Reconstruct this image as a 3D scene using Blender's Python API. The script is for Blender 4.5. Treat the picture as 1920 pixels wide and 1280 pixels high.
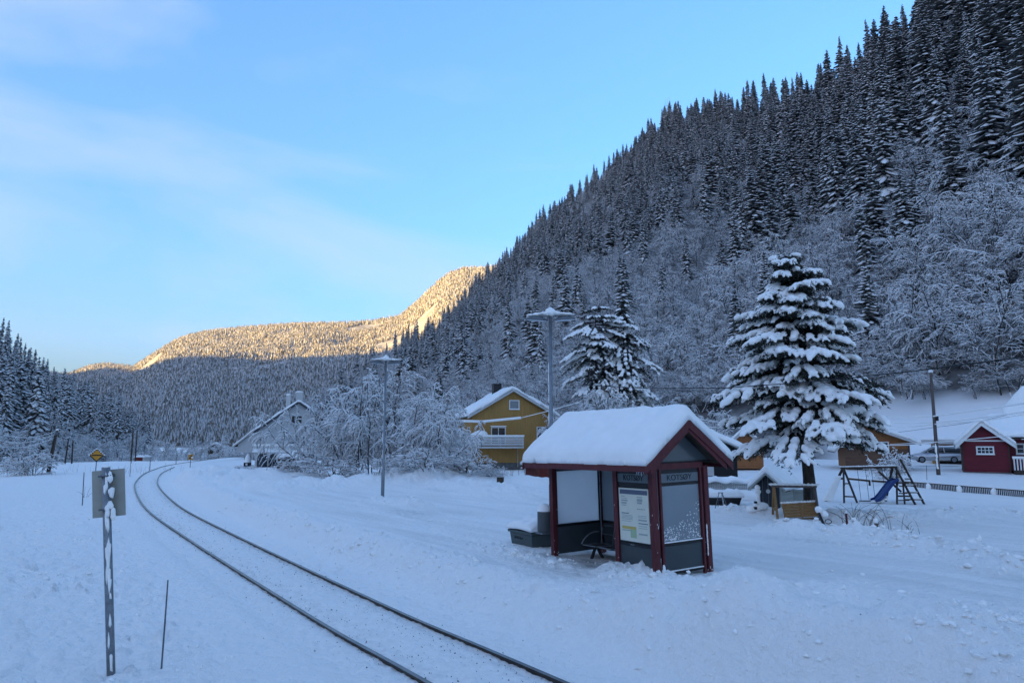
import bpy, bmesh, math, random
import numpy as np
from mathutils import Vector, Matrix

for o in list(bpy.data.objects):
    bpy.data.objects.remove(o)
SC = bpy.context.scene
C = SC.collection
rnd = random.Random(7)
RN = np.random.RandomState(11)
R = math.radians

# ------------------------------------------------------------------ camera
F, TH, HC = 1332.0, R(7.87), 2.75
cam_d = bpy.data.cameras.new('camera')
cam_d.sensor_fit = 'HORIZONTAL'
cam_d.sensor_width = 36.0
cam_d.lens = 36.0 * F / 1920.0
cam_d.clip_start = 0.05
cam_d.clip_end = 12000.0
cam = bpy.data.objects.new('camera', cam_d)
cam.location = (0, 0, HC)
cam.rotation_euler = (math.pi / 2 + TH, 0, 0)
C.objects.link(cam)
SC.camera = cam

# ------------------------------------------------------------------ sky, sun, exposure
SUN_EL, SUN_AZ = R(5.0), R(-135.0)          # azimuth clockwise from +Y (the way the camera looks)
W = bpy.data.worlds.new('World')
SC.world = W
W.use_nodes = True
nt = W.node_tree
nt.nodes.clear()
n_out = nt.nodes.new('ShaderNodeOutputWorld')
n_bg = nt.nodes.new('ShaderNodeBackground')
n_bg.inputs['Strength'].default_value = 0.15
n_sky = nt.nodes.new('ShaderNodeTexSky')
n_sky.sky_type = 'NISHITA'
n_sky.sun_disc = False
n_sky.sun_elevation = SUN_EL
n_sky.sun_rotation = SUN_AZ
n_sky.altitude = 200.0
n_sky.air_density = 1.0
n_sky.dust_density = 4.0
n_sky.ozone_density = 5.2
# thin veils of cirrus: brighter, whiter streaks in the sky itself, the same all round
n_tc = nt.nodes.new('ShaderNodeTexCoord')
n_map = nt.nodes.new('ShaderNodeMapping')
n_map.inputs['Rotation'].default_value = (0.10, 0.16, 0.5)
n_map.inputs['Location'].default_value = (3.4, 1.8, 1.14)
n_map.inputs['Scale'].default_value = (1.0, 1.3, 4.2)
n_no = nt.nodes.new('ShaderNodeTexNoise')
n_no.inputs['Scale'].default_value = 1.1
n_no.inputs['Detail'].default_value = 9.0
n_no.inputs['Roughness'].default_value = 0.54
n_no.inputs['Distortion'].default_value = 0.6
n_cr = nt.nodes.new('ShaderNodeValToRGB')
n_cr.color_ramp.elements[0].position = 0.47
n_cr.color_ramp.elements[0].color = (0, 0, 0, 1)
n_cr.color_ramp.elements[1].position = 0.72
n_cr.color_ramp.elements[1].color = (0.70, 0.70, 0.70, 1)
n_mix = nt.nodes.new('ShaderNodeMixRGB')
n_mix.blend_type = 'MIX'
n_mix.inputs['Color2'].default_value = (0.58, 0.72, 0.86, 1)
nt.links.new(n_tc.outputs['Generated'], n_map.inputs['Vector'])
nt.links.new(n_map.outputs['Vector'], n_no.inputs['Vector'])
nt.links.new(n_no.outputs['Fac'], n_cr.inputs['Fac'])
nt.links.new(n_cr.outputs['Color'], n_mix.inputs['Fac'])
n_gam = nt.nodes.new('ShaderNodeGamma')
n_gam.inputs['Gamma'].default_value = 0.75
n_tint = nt.nodes.new('ShaderNodeMixRGB')
n_tint.blend_type = 'MULTIPLY'
n_tint.inputs['Fac'].default_value = 1.0
n_tint.inputs['Color2'].default_value = (1.05, 0.918, 0.93, 1)
nt.links.new(n_sky.outputs['Color'], n_gam.inputs['Color'])
nt.links.new(n_gam.outputs['Color'], n_tint.inputs['Color1'])
nt.links.new(n_tint.outputs['Color'], n_mix.inputs['Color1'])
nt.links.new(n_mix.outputs['Color'], n_bg.inputs['Color'])
nt.links.new(n_bg.outputs['Background'], n_out.inputs['Surface'])

sun_d = bpy.data.lights.new('sun', 'SUN')
sun_d.energy = 2.6
sun_d.angle = R(0.5)
sun_d.color = (1.0, 0.65, 0.19)
sun = bpy.data.objects.new('sun', sun_d)
sdir = Vector((math.sin(SUN_AZ) * math.cos(SUN_EL), math.cos(SUN_AZ) * math.cos(SUN_EL), math.sin(SUN_EL)))
sun.rotation_euler = sdir.to_track_quat('Z', 'Y').to_euler()
sun.location = (0, 0, 900)
C.objects.link(sun)

SC.view_settings.view_transform = 'Standard'
SC.view_settings.look = 'None'
SC.view_settings.exposure = 2.88
SC.view_settings.gamma = 1.0
SC.view_settings.use_curve_mapping = False
SC.render.engine = 'CYCLES'
SC.cycles.max_bounces = 5
SC.cycles.diffuse_bounces = 3
SC.cycles.transparent_max_bounces = 6
SC.cycles.use_denoising = True

# ------------------------------------------------------------------ where a point of the photo lies
def ray(px, py):
    x = (px - 960) / F
    u = (640 - py) / F
    return (x, math.cos(TH) - u * math.sin(TH), math.sin(TH) + u * math.cos(TH))

def at(px, py, Y):
    d = ray(px, py)
    t = Y / d[1]
    return Vector((d[0] * t, Y, HC + d[2] * t))

def onz(px, py, z):
    d = ray(px, py)
    t = (z - HC) / d[2]
    return Vector((d[0] * t, d[1] * t, z))

def proj(X, Y, Z):
    c, s = math.cos(TH), math.sin(TH)
    dep = Y * c + (Z - HC) * s
    up = -Y * s + (Z - HC) * c
    return 960 + F * X / dep, 640 - F * up / dep

def azel(px, py):
    d = ray(px, py)
    return math.degrees(math.atan2(d[0], d[1])), d[2] / math.hypot(d[0], d[1])

# ------------------------------------------------------------------ noise
_perm = RN.permutation(512)
_ang = RN.rand(512) * 2 * math.pi
_gx, _gy = np.cos(_ang), np.sin(_ang)

def pnoise(x, y, seed=0):
    x = np.asarray(x, float) + seed * 17.31
    y = np.asarray(y, float) - seed * 9.77
    xi, yi = np.floor(x).astype(int), np.floor(y).astype(int)
    xf, yf = x - xi, y - yi
    def g(a, b, fx, fy):
        h = _perm[(_perm[a & 511] + b) & 511]
        return _gx[h] * fx + _gy[h] * fy
    u = xf * xf * xf * (xf * (xf * 6 - 15) + 10)
    v = yf * yf * yf * (yf * (yf * 6 - 15) + 10)
    a = g(xi, yi, xf, yf) * (1 - u) + g(xi + 1, yi, xf - 1, yf) * u
    b = g(xi, yi + 1, xf, yf - 1) * (1 - u) + g(xi + 1, yi + 1, xf - 1, yf - 1) * u
    return (a * (1 - v) + b * v) * 1.4

def fbm(x, y, seed=0, octv=4, gain=0.5):
    r, a, f = 0.0, 1.0, 1.0
    for k in range(octv):
        r = r + a * pnoise(np.asarray(x) * f, np.asarray(y) * f, seed + k)
        a *= gain
        f *= 2.03
    return r

def sstep(a, b, x):
    t = np.clip((np.asarray(x, float) - a) / (b - a), 0, 1)
    return t * t * (3 - 2 * t)

# ------------------------------------------------------------------ materials
MATS = {}
def mat(name, col, rough=0.8, metal=0.0, noise=0.0, nscale=8.0, bump=0.0, bscale=30.0, col2=None, spec=0.3, stretch=None, coord='Object', detail=5.0):
    m = bpy.data.materials.new(name)
    m.use_nodes = True
    t = m.node_tree
    b = t.nodes['Principled BSDF']
    b.inputs['Base Color'].default_value = (*col, 1)
    b.inputs['Roughness'].default_value = rough
    b.inputs['Metallic'].default_value = metal
    b.inputs['Specular IOR Level'].default_value = spec
    if noise or bump:
        tc = t.nodes.new('ShaderNodeTexCoord')
        mp = t.nodes.new('ShaderNodeMapping')
        if stretch:
            mp.inputs['Scale'].default_value = stretch
        t.links.new(tc.outputs[coord], mp.inputs['Vector'])
    if noise:
        n = t.nodes.new('ShaderNodeTexNoise')
        n.inputs['Scale'].default_value = nscale
        n.inputs['Detail'].default_value = detail
        n.inputs['Roughness'].default_value = 0.6
        cr = t.nodes.new('ShaderNodeValToRGB')
        c2 = col2 or tuple(max(0, c * (1 - noise)) for c in col)
        cr.color_ramp.elements[0].position = 0.35
        cr.color_ramp.elements[1].position = 0.65
        cr.color_ramp.elements[0].color = (*c2, 1)
        cr.color_ramp.elements[1].color = (*col, 1)
        t.links.new(mp.outputs['Vector'], n.inputs['Vector'])
        t.links.new(n.outputs['Fac'], cr.inputs['Fac'])
        t.links.new(cr.outputs['Color'], b.inputs['Base Color'])
    if bump:
        n2 = t.nodes.new('ShaderNodeTexNoise')
        n2.inputs['Scale'].default_value = bscale
        n2.inputs['Detail'].default_value = 6.0
        bp = t.nodes.new('ShaderNodeBump')
        bp.inputs['Strength'].default_value = bump
        bp.inputs['Distance'].default_value = 0.02
        t.links.new(mp.outputs['Vector'], n2.inputs['Vector'])
        t.links.new(n2.outputs['Fac'], bp.inputs['Height'])
        t.links.new(bp.outputs['Normal'], b.inputs['Normal'])
    MATS[name] = m
    return m

snow = mat('snow', (0.94, 0.905, 0.86), 0.65, bump=0.25, bscale=35, noise=0.05, nscale=3)
snow_twig = mat('snow_on_twigs', (0.80, 0.78, 0.76), 0.8)
snow_far = mat('snow_on_far_trees', (0.52, 0.51, 0.50), 0.9)
bark = mat('bark', (0.055, 0.042, 0.034), 0.95, noise=0.5, nscale=12, bump=0.8, bscale=18, stretch=(1, 1, 0.3))
bark_pale = mat('bark_grey', (0.058, 0.048, 0.042), 0.95)
needle_frost = mat('frosted_needles', (0.095, 0.092, 0.084), 0.9, noise=0.45, nscale=1.5)
needle = mat('needles', (0.040, 0.044, 0.034), 0.9, noise=0.5, nscale=2)
needle_far = mat('needles_far', (0.15, 0.13, 0.10), 0.95)
red = mat('dark_red_paint', (0.125, 0.022, 0.026), 0.55, noise=0.45, nscale=7, bump=0.2, bscale=40, stretch=(6, 6, 0.6))
grey_panel = mat('slate_grey_panel', (0.050, 0.062, 0.068), 0.45, noise=0.12, nscale=4)
sign_band = mat('grey_name_band', (0.14, 0.16, 0.17), 0.4, noise=0.08, nscale=6)
black = mat('black_frame', (0.012, 0.012, 0.014), 0.4)
ink = mat('black_lettering', (0.008, 0.008, 0.01), 0.5)
steel = mat('galvanised_steel', (0.26, 0.28, 0.30), 0.5, metal=0.55, noise=0.3, nscale=14)
steel_dk = mat('dull_steel', (0.15, 0.16, 0.17), 0.55, metal=0.4, noise=0.3, nscale=10)
rail_m = mat('rail_steel', (0.065, 0.052, 0.045), 0.45, metal=0.5, noise=0.5, nscale=6, col2=(0.035, 0.026, 0.022))
rail_top = mat('rail_polished', (0.20, 0.19, 0.185), 0.35, metal=0.8, noise=0.4, nscale=3)
board_back = mat('sign_back', (0.36, 0.34, 0.29), 0.6, noise=0.15, nscale=5, metal=0.2)
yellow_s = mat('sign_yellow', (0.62, 0.27, 0.03), 0.6, noise=0.2, nscale=9)
yellow_h = mat('ochre_boards', (0.43, 0.235, 0.07), 0.8, noise=0.22, nscale=4, stretch=(5, 5, 0.25))
white_p = mat('white_paint', (0.74, 0.73, 0.70), 0.6, noise=0.08, nscale=5)
white_w = mat('white_render', (0.47, 0.46, 0.45), 0.85, noise=0.12, nscale=2)
glass_dk = mat('dark_window_glass', (0.02, 0.022, 0.026), 0.08, spec=0.6)
glass_pale = mat('pale_window_glass', (0.16, 0.20, 0.23), 0.12, spec=0.6)
frost = mat('frost_coated_glass', (0.70, 0.72, 0.74), 0.55, noise=0.14, nscale=2.5, bump=0.15, bscale=20)
frost_thin = mat('misted_glass', (0.21, 0.235, 0.255), 0.22, spec=0.6, noise=0.12, nscale=1.5)
barn_red = mat('dark_red_cladding', (0.145, 0.016, 0.026), 0.7, noise=0.2, nscale=3, stretch=(0.3, 0.3, 4))
brown_w = mat('orange_brown_boards', (0.33, 0.135, 0.05), 0.8, noise=0.3, nscale=3, stretch=(5, 5, 0.3))
brown_d = mat('weathered_brown_boards', (0.15, 0.085, 0.055), 0.85, noise=0.3, nscale=3, stretch=(0.4, 0.4, 5))
tarred = mat('black_cladding', (0.016, 0.017, 0.020), 0.8, noise=0.3, nscale=3, stretch=(6, 6, 0.3))
concrete = mat('foundation_concrete', (0.16, 0.155, 0.15), 0.9, noise=0.3, nscale=3)
dkgrey = mat('dark_grey_cladding', (0.055, 0.060, 0.070), 0.7, noise=0.15, nscale=4)
dkblue = mat('blue_black_boards', (0.022, 0.028, 0.038), 0.7, noise=0.2, nscale=4)
palegrey = mat('pale_grey_boards', (0.30, 0.31, 0.28), 0.75, noise=0.12, nscale=4, stretch=(0.4, 0.4, 5))
wood = mat('honey_wood', (0.30, 0.16, 0.06), 0.75, noise=0.35, nscale=5, stretch=(1, 8, 8))
wood_dk = mat('dark_wood', (0.065, 0.047, 0.036), 0.85, noise=0.4, nscale=6)
wood_gy = mat('grey_pole_wood', (0.135, 0.105, 0.09), 0.9, noise=0.35, nscale=6, stretch=(4, 4, 0.4))
blue_pl = mat('blue_plastic', (0.012, 0.035, 0.14), 0.35)
wire_m = mat('black_cable', (0.012, 0.011, 0.012), 0.6)
dirt_m = mat('grit', (0.16, 0.115, 0.07), 0.95, noise=0.5, nscale=20)
silver = mat('silver_car_paint', (0.48, 0.49, 0.50), 0.3, metal=0.6, noise=0.1, nscale=3)
rubber = mat('tyre_rubber', (0.014, 0.014, 0.015), 0.8)
poster_m = mat('poster_paper', (0.66, 0.65, 0.54), 0.35, noise=0.05, nscale=6)
poster_hd = mat('poster_header', (0.10, 0.12, 0.17), 0.4)
poster_tx = mat('poster_grey_print', (0.33, 0.36, 0.34), 0.5)
poster_ye = mat('poster_yellow_print', (0.50, 0.40, 0.12), 0.5)
poster_gr = mat('poster_green_print', (0.34, 0.46, 0.28), 0.5)
lens_m = mat('lamp_lens', (0.45, 0.50, 0.55), 0.25, spec=0.5)
stalk_m = mat('dry_stalk', (0.09, 0.065, 0.045), 0.9)
galv_bin = mat('green_grey_plastic', (0.075, 0.095, 0.095), 0.5, noise=0.15, nscale=5)
bin_m = mat('grey_bin_metal', (0.085, 0.09, 0.09), 0.45, noise=0.15, nscale=6)
trim_gy = mat('weathered_white_trim', (0.52, 0.51, 0.49), 0.7, noise=0.15, nscale=5)
red_shed = mat('red_shed_boards', (0.16, 0.03, 0.022), 0.8, noise=0.25, nscale=4)

def translucent(m, fac, col):
    t = m.node_tree
    b = t.nodes['Principled BSDF']
    tr_n = t.nodes.new('ShaderNodeBsdfTranslucent')
    tr_n.inputs['Color'].default_value = (*col, 1)
    mx_ = t.nodes.new('ShaderNodeMixShader')
    mx_.inputs['Fac'].default_value = fac
    t.links.new(b.outputs[0], mx_.inputs[1])
    t.links.new(tr_n.outputs[0], mx_.inputs[2])
    t.links.new(mx_.outputs[0], t.nodes['Material Output'].inputs['Surface'])
translucent(frost, 0.70, (0.92, 0.92, 0.92))
gable_glass = mat('dim_gable_glass', (0.085, 0.10, 0.11), 0.2, spec=0.5)
back_glass = mat('frosted_back_glass', (0.25, 0.28, 0.30), 0.25, spec=0.5, noise=0.15, nscale=2)
translucent(back_glass, 0.45, (0.6, 0.62, 0.64))

# ------------------------------------------------------------------ mesh building
def np_mesh(name, v, quads, mi, mats, smooth=False):
    me = bpy.data.meshes.new(name)
    v = np.asarray(v, np.float32)
    q = np.asarray(quads, np.int32)
    k = q.shape[1]
    me.vertices.add(len(v))
    me.vertices.foreach_set('co', v.ravel())
    me.loops.add(q.size)
    me.loops.foreach_set('vertex_index', q.ravel())
    me.polygons.add(len(q))
    me.polygons.foreach_set('loop_start', np.arange(0, q.size, k, dtype=np.int32))
    me.polygons.foreach_set('loop_total', np.full(len(q), k, np.int32))
    for m in mats:
        me.materials.append(m)
    if mi is not None:
        me.polygons.foreach_set('material_index', np.asarray(mi, np.int32))
    if smooth:
        me.polygons.foreach_set('use_smooth', np.ones(len(q), bool))
    me.update(calc_edges=True)
    me.validate()
    return me

def tag(o, label=None, cat=None, group=None, kind=None):
    if label: o['label'] = label
    if cat: o['category'] = cat
    if group: o['group'] = group
    if kind: o['kind'] = kind
    return o

def link(name, me, parent=None):
    o = bpy.data.objects.new(name, me)
    C.objects.link(o)
    if parent: o.parent = parent
    return o

def thing(name, label, cat, loc=(0, 0, 0), rz=0.0, group=None):
    o = bpy.data.objects.new(name, None)
    o.empty_display_size = 0.2
    C.objects.link(o)
    o.location = loc
    o.rotation_euler = (0, 0, rz)
    return tag(o, label, cat, group)

class MB:
    def __init__(s):
        s.v, s.f, s.m = [], [], []
    def add(s, vs, fs, m=0):
        k = len(s.v)
        s.v += [tuple(p) for p in vs]
        s.f += [tuple(i + k for i in f) for f in fs]
        s.m += [m] * len(fs)
        return s
    def box(s, c, sz, rz=0.0, m=0, M=None):
        x, y, z = sz[0] / 2, sz[1] / 2, sz[2] / 2
        T = Matrix.Translation(c) @ (M or Matrix.Rotation(rz, 4, 'Z'))
        vs = [T @ Vector((a * x, b * y, d * z)) for d in (-1, 1) for b in (-1, 1) for a in (-1, 1)]
        return s.add(vs, [(0, 2, 3, 1), (4, 5, 7, 6), (0, 1, 5, 4), (2, 6, 7, 3), (0, 4, 6, 2), (1, 3, 7, 5)], m)
    def bx(s, x0, x1, y0, y1, z0, z1, m=0):
        return s.box(((x0 + x1) / 2, (y0 + y1) / 2, (z0 + z1) / 2), (x1 - x0, y1 - y0, z1 - z0), 0, m)
    def bar(s, a, b, w, h=None, m=0, up=(0, 0, 1)):
        a, b = Vector(a), Vector(b)
        h = h or w
        d = (b - a).normalized()
        u = Vector(up)
        if abs(d.dot(u)) > 0.97: u = Vector((0, 1, 0))
        r = d.cross(u).normalized()
        u = r.cross(d)
        vs = []
        for p in (a, b):
            for (i, j) in ((-1, -1), (1, -1), (1, 1), (-1, 1)):
                vs.append(p + r * (i * w / 2) + u * (j * h / 2))
        return s.add(vs, [(3, 2, 1, 0), (4, 5, 6, 7), (0, 1, 5, 4), (1, 2, 6, 5), (2, 3, 7, 6), (3, 0, 4, 7)], m)
    def tube(s, pts, r, n=6, m=0, cap=True):
        pts = [Vector(p) for p in pts]
        rs = r if isinstance(r, (list, tuple)) else [r] * len(pts)
        vs, fs = [], []
        for i, p in enumerate(pts):
            d = (pts[min(i + 1, len(pts) - 1)] - pts[max(i - 1, 0)]).normalized()
            u = Vector((0, 0, 1)) if abs(d.z) < 0.95 else Vector((0, 1, 0))
            a = d.cross(u).normalized()
            b = d.cross(a)
            for k in range(n):
                t = 2 * math.pi * k / n
                vs.append(p + (a * math.cos(t) + b * math.sin(t)) * rs[i])
        for i in range(len(pts) - 1):
            for k in range(n):
                k2 = (k + 1) % n
                fs.append((i * n + k, i * n + k2, (i + 1) * n + k2, (i + 1) * n + k))
        if cap:
            fs.append(tuple(range(n)))
            fs.append(tuple(reversed(range((len(pts) - 1) * n, len(pts) * n))))
        return s.add(vs, fs, m)
    def lathe(s, prof, n=16, o=(0, 0, 0), m=0):
        vs, fs = [], []
        for (r, z) in prof:
            for k in range(n):
                t = 2 * math.pi * k / n
                vs.append((o[0] + r * math.cos(t), o[1] + r * math.sin(t), o[2] + z))
        for i in range(len(prof) - 1):
            for k in range(n):
                k2 = (k + 1) % n
                fs.append((i * n + k, i * n + k2, (i + 1) * n + k2, (i + 1) * n + k))
        return s.add(vs, fs, m)
    def prism(s, poly, y0, y1, m=0):
        n = len(poly)
        vs = [(x, y0, z) for x, z in poly] + [(x, y1, z) for x, z in poly]
        fs = [tuple(range(n)), tuple(reversed(range(n, 2 * n)))]
        fs += [(i, n + i, n + (i + 1) % n, (i + 1) % n) for i in range(n)]
        return s.add(vs, fs, m)
    def blob(s, c, rad, M=None, sub=2, amp=0.12, m=0):
        vs, fs = ico(sub)
        k = rnd.random() * 50
        c = Vector(c)
        out = []
        for p in vs:
            w = 1 + amp * (math.sin(p.x * 3.1 + k) + math.sin(p.y * 3.7 + 2 * k) + math.sin(p.z * 4.3 + 3 * k)) * 0.6
            q = Vector((p.x * rad[0] * w, p.y * rad[1] * w, p.z * rad[2] * w))
            if M: q = M @ q
            out.append(c + q)
        return s.add(out, fs, m)
    def build(s, name, mats, parent=None, smooth=False, bevel=0.0, top=False):
        me = bpy.data.meshes.new(name)
        v = s.v
        loc = None
        if top:
            a = np.array(v)
            loc = (float((a[:, 0].min() + a[:, 0].max()) / 2), float((a[:, 1].min() + a[:, 1].max()) / 2), float(a[:, 2].min()))
            v = [tuple(p) for p in a - np.array(loc)]
        me.from_pydata(v, [], s.f)
        for x in (mats if isinstance(mats, (list, tuple)) else [mats]):
            me.materials.append(x)
        me.polygons.foreach_set('material_index', s.m)
        if smooth:
            me.polygons.foreach_set('use_smooth', [True] * len(s.f))
        bm = bmesh.new()
        bm.from_mesh(me)
        bmesh.ops.recalc_face_normals(bm, faces=bm.faces)
        bm.to_mesh(me)
        bm.free()
        me.update()
        o = link(name, me, parent)
        if loc: o.location = loc
        if bevel:
            b = o.modifiers.new('bevel', 'BEVEL')
            b.width = bevel
            b.segments = 2
            b.limit_method = 'ANGLE'
        return o

_ico = {}
def ico(sub):
    if sub not in _ico:
        bm = bmesh.new()
        bmesh.ops.create_icosphere(bm, subdivisions=sub, radius=1.0)
        bm.verts.ensure_lookup_table()
        _ico[sub] = ([v.co.copy() for v in bm.verts], [tuple(v.index for v in f.verts) for f in bm.faces])
        bm.free()
    return _ico[sub]

def edge_spaced(a, b, n, e):
    """n samples from a to b, bunched within e of both ends"""
    k = 6
    t = np.linspace(0, 1, k) ** 2 * e
    return np.concatenate([a + t, np.linspace(a + e, b - e, n)[1:-1], (b - t)[::-1]])

def snow_cap(name, parent, xs, ys, base, T, e, bulge=0.0, amp=0.04, nsc=1.6, seed=1, T_edge=0.35, m=None, wavy=0.0, nk=0.25):
    """a lying blanket of snow: base(x, y) is the surface it lies on, T its thickness, e how far in the rounding of its rim goes"""
    X, Y = np.meshgrid(xs, ys, indexing='ij')
    dx = np.minimum(X - xs[0], xs[-1] - X)
    dy = np.minimum(Y - ys[0], ys[-1] - Y)
    def rd(d):
        q = np.clip(1 - d / e, 0, 1)
        return np.sqrt(np.clip(1 - q * q, 0, 1))
    k = rd(dx) * rd(dy)
    thick = T * (T_edge * np.minimum(1, np.minimum(dx, dy) * 1e3 / max(e, 1e-3)) + (1 - T_edge) * k)
    nz = fbm(X * nsc, Y * nsc, seed, 3)
    top = base(X, Y) + thick * (1 + nk * nz) + amp * nz * k
    jx = bulge * np.where(dx <= 1e-9, 0, 0)
    n, mm = X.shape
    off = np.zeros_like(X) + jx
    # rim pushed out a little, unevenly
    sx = np.where(X == xs[0], -1, np.where(X == xs[-1], 1, 0))
    sy = np.where(Y == ys[0], -1, np.where(Y == ys[-1], 1, 0))
    wv = wavy * pnoise(X * 2.2, Y * 2.2, seed + 5)
    rim1 = np.exp(-np.minimum(dx, dy) / (0.3 * e + 1e-6))
    Xs = X + np.where(dx < e, np.sign(X - (xs[0] + xs[-1]) / 2), 0) * np.exp(-dx / (0.4 * e)) * (bulge * np.sin(np.pi * np.clip(dx / (0.6 * e), 0, 1)) + wv)
    Ys = Y + np.where(dy < e, np.sign(Y - (ys[0] + ys[-1]) / 2), 0) * np.exp(-dy / (0.4 * e)) * (bulge * np.sin(np.pi * np.clip(dy / (0.6 * e), 0, 1)) + wv)
    bot = base(X, Y) + 0.004
    v = np.concatenate([np.stack([Xs, Ys, top], -1).reshape(-1, 3), np.stack([Xs, Ys, bot], -1).reshape(-1, 3)])
    idx = np.arange(n * mm).reshape(n, mm)
    q = np.stack([idx[:-1, :-1], idx[1:, :-1], idx[1:, 1:], idx[:-1, 1:]], -1).reshape(-1, 4)
    N = n * mm
    rim = np.concatenate([idx[:, 0], idx[-1, 1:], idx[-2::-1, -1], idx[0, -2:0:-1]])
    r2 = np.roll(rim, -1)
    sq = np.stack([rim, rim + N, r2 + N, r2], -1)
    me = np_mesh(name, v, np.concatenate([q, q[:, ::-1] + N, sq]), None, [m or snow], smooth=True)
    return link(name, me, parent)

def dup(root, loc, rz, scale=1.0, tilt=(0, 0), label=None, group=None):
    r = root.copy()
    C.objects.link(r)
    r.location = loc
    r.rotation_euler = (tilt[0], tilt[1], rz)
    r.scale = (scale, scale, scale) if not isinstance(scale, (tuple, list)) else scale
    if label: r['label'] = label
    if group: r['group'] = group
    for ch in root.children:
        c = ch.copy()
        C.objects.link(c)
        c.parent = r
        for g in ch.children:
            d = g.copy()
            C.objects.link(d)
            d.parent = c
    return r

def text_mesh(name, body, size, m, parent, M, extrude=0.003, xs=1.0):
    cu = bpy.data.curves.new(name, 'FONT')
    cu.body = body
    cu.size = size
    cu.extrude = extrude
    cu.align_x = 'CENTER'
    cu.align_y = 'CENTER'
    t = bpy.data.objects.new(name + '_text', cu)
    C.objects.link(t)
    dg = bpy.context.evaluated_depsgraph_get()
    me = bpy.data.meshes.new_from_object(t.evaluated_get(dg))
    bpy.data.objects.remove(t)
    me.name = name
    me.materials.clear()
    me.materials.append(m)
    me.transform(M @ Matrix.Diagonal((xs, 1, 1, 1)))
    return link(name, me, parent)
# ------------------------------------------------------------------ the line of the track
_left = np.array([(47.0, -57.5), (24.0, -25.2), (11.5, -7.8), (4.1, 2.4), (-1.06, 9.63), (-2.67, 11.83), (-4.11, 13.92), (-7.53, 19.0), (-10.35, 23.24), (-15.59, 31.3),
                  (-20.27, 39.31), (-24.83, 47.62), (-28.24, 54.29), (-33.74, 66.09), (-38.05, 76.86), (-41.6, 86.5), (-45.2, 100.0), (-49.5, 121.0), (-55.0, 147.0), (-70.0, 220.0)])
def catmull(p, n):
    out = []
    q = np.vstack([2 * p[0] - p[1], p, 2 * p[-1] - p[-2]])
    for i in range(1, len(q) - 2):
        for t in np.linspace(0, 1, n, endpoint=False):
            a, b, c, d = q[i - 1], q[i], q[i + 1], q[i + 2]
            out.append(0.5 * (2 * b + (c - a) * t + (2 * a - 5 * b + 4 * c - d) * t * t + (3 * b - a - 3 * c + d) * t ** 3))
    return np.array(out + [p[-1]])
LEFT = catmull(_left, 8)
for _ in range(3):
    LEFT[1:-1] = 0.25 * LEFT[:-2] + 0.5 * LEFT[1:-1] + 0.25 * LEFT[2:]
def offset(line, d):
    t = np.gradient(line, axis=0)
    t /= np.linalg.norm(t, axis=1)[:, None]
    return line + np.stack([t[:, 1], -t[:, 0]], 1) * d
CEN = offset(LEFT, 0.72)
RIGHT = offset(LEFT, 1.44)

def track_s(X, Y):
    """signed distance to the track's centre line, positive on the platform side, and distance along"""
    sh = np.shape(X)
    P = np.stack([np.ravel(X), np.ravel(Y)], -1)
    best = np.full(len(P), 1e9)
    sg = np.zeros(len(P))
    for a, b in zip(CEN[:-1], CEN[1:]):
        d = b - a
        w = P - a
        t = np.clip((w @ d) / d.dot(d), 0, 1)
        e = w - t[:, None] * d
        q = (e * e).sum(1)
        up = q < best
        best = np.where(up, q, best)
        sg = np.where(up, np.sign(d[1] * w[:, 0] - d[0] * w[:, 1]), sg)
    return (np.sqrt(best) * sg).reshape(sh)

def poly_dist(X, Y, pts):
    best = np.full(np.shape(X), 1e9)
    par = np.zeros(np.shape(X))
    n = len(pts) - 1
    for i in range(n):
        a, b = pts[i], pts[i + 1]
        dx, dy = b[0] - a[0], b[1] - a[1]
        t = np.clip(((X - a[0]) * dx + (Y - a[1]) * dy) / (dx * dx + dy * dy), 0, 1)
        q = np.hypot(X - a[0] - t * dx, Y - a[1] - t * dy)
        par = np.where(q < best, (i + t) / n, par)
        best = np.minimum(best, q)
    return best, par

def zpts(pix, z=0.0):
    return [tuple(onz(px, py, z)[:2]) for px, py in pix]

# banks the plough left: (points in the photo, height, half width, lumpiness)
BANKS = [
    (zpts([(1440, 982), (1520, 998), (1640, 1015), (1780, 1042), (1960, 1082)]), 0.30, 0.85, 1.0),
    (zpts([(1300, 958), (1400, 962), (1500, 968), (1640, 975), (1790, 972), (1960, 962)], -0.2), 0.30, 1.3, 0.8),
    (zpts([(1150, 1092), (1210, 1098), (1300, 1103), (1400, 1118)]), 0.16, 0.42, 1.0),
    (zpts([(1150, 1072), (1170, 1072), (1215, 1078)]), 0.15, 0.35, 0.8),
    (zpts([(1760, 1165), (1830, 1176), (1920, 1192)]), 0.16, 0.5, 1.0),
    (zpts([(930, 1032), (1000, 1048), (1050, 1058)]), 0.10, 0.5, 0.8),
    (zpts([(345, 897), (385, 893), (430, 905), (500, 915), (620, 908), (700, 905), (820, 905), (920, 922), (1010, 935)]), 0.42, 1.7, 1.0),
    (zpts([(690, 938), (730, 940), (790, 952)]), 0.22, 0.8, 0.8),
]
HEAPS = [  # near spoil heap in front of the platform end
    (4.1, 11.0, 2.2, 1.1, -0.35, 0.34), (2.6, 9.3, 1.9, 1.4, -0.55, 0.26), (6.0, 8.7, 2.2, 1.3, -0.3, 0.24), (4.4, 8.0, 2.6, 1.8, -0.3, 0.22), (1.0, 8.9, 1.1, 1.3, 0.6, 0.16),
    (-36.5, 66.0, 2.6, 3.0, 0.3, 0.35), (-20.0, 55.0, 5.0, 2.2, 0.2, 0.3), (-3.5, 48.0, 7.0, 2.0, 0.0, 0.35),
]
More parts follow.
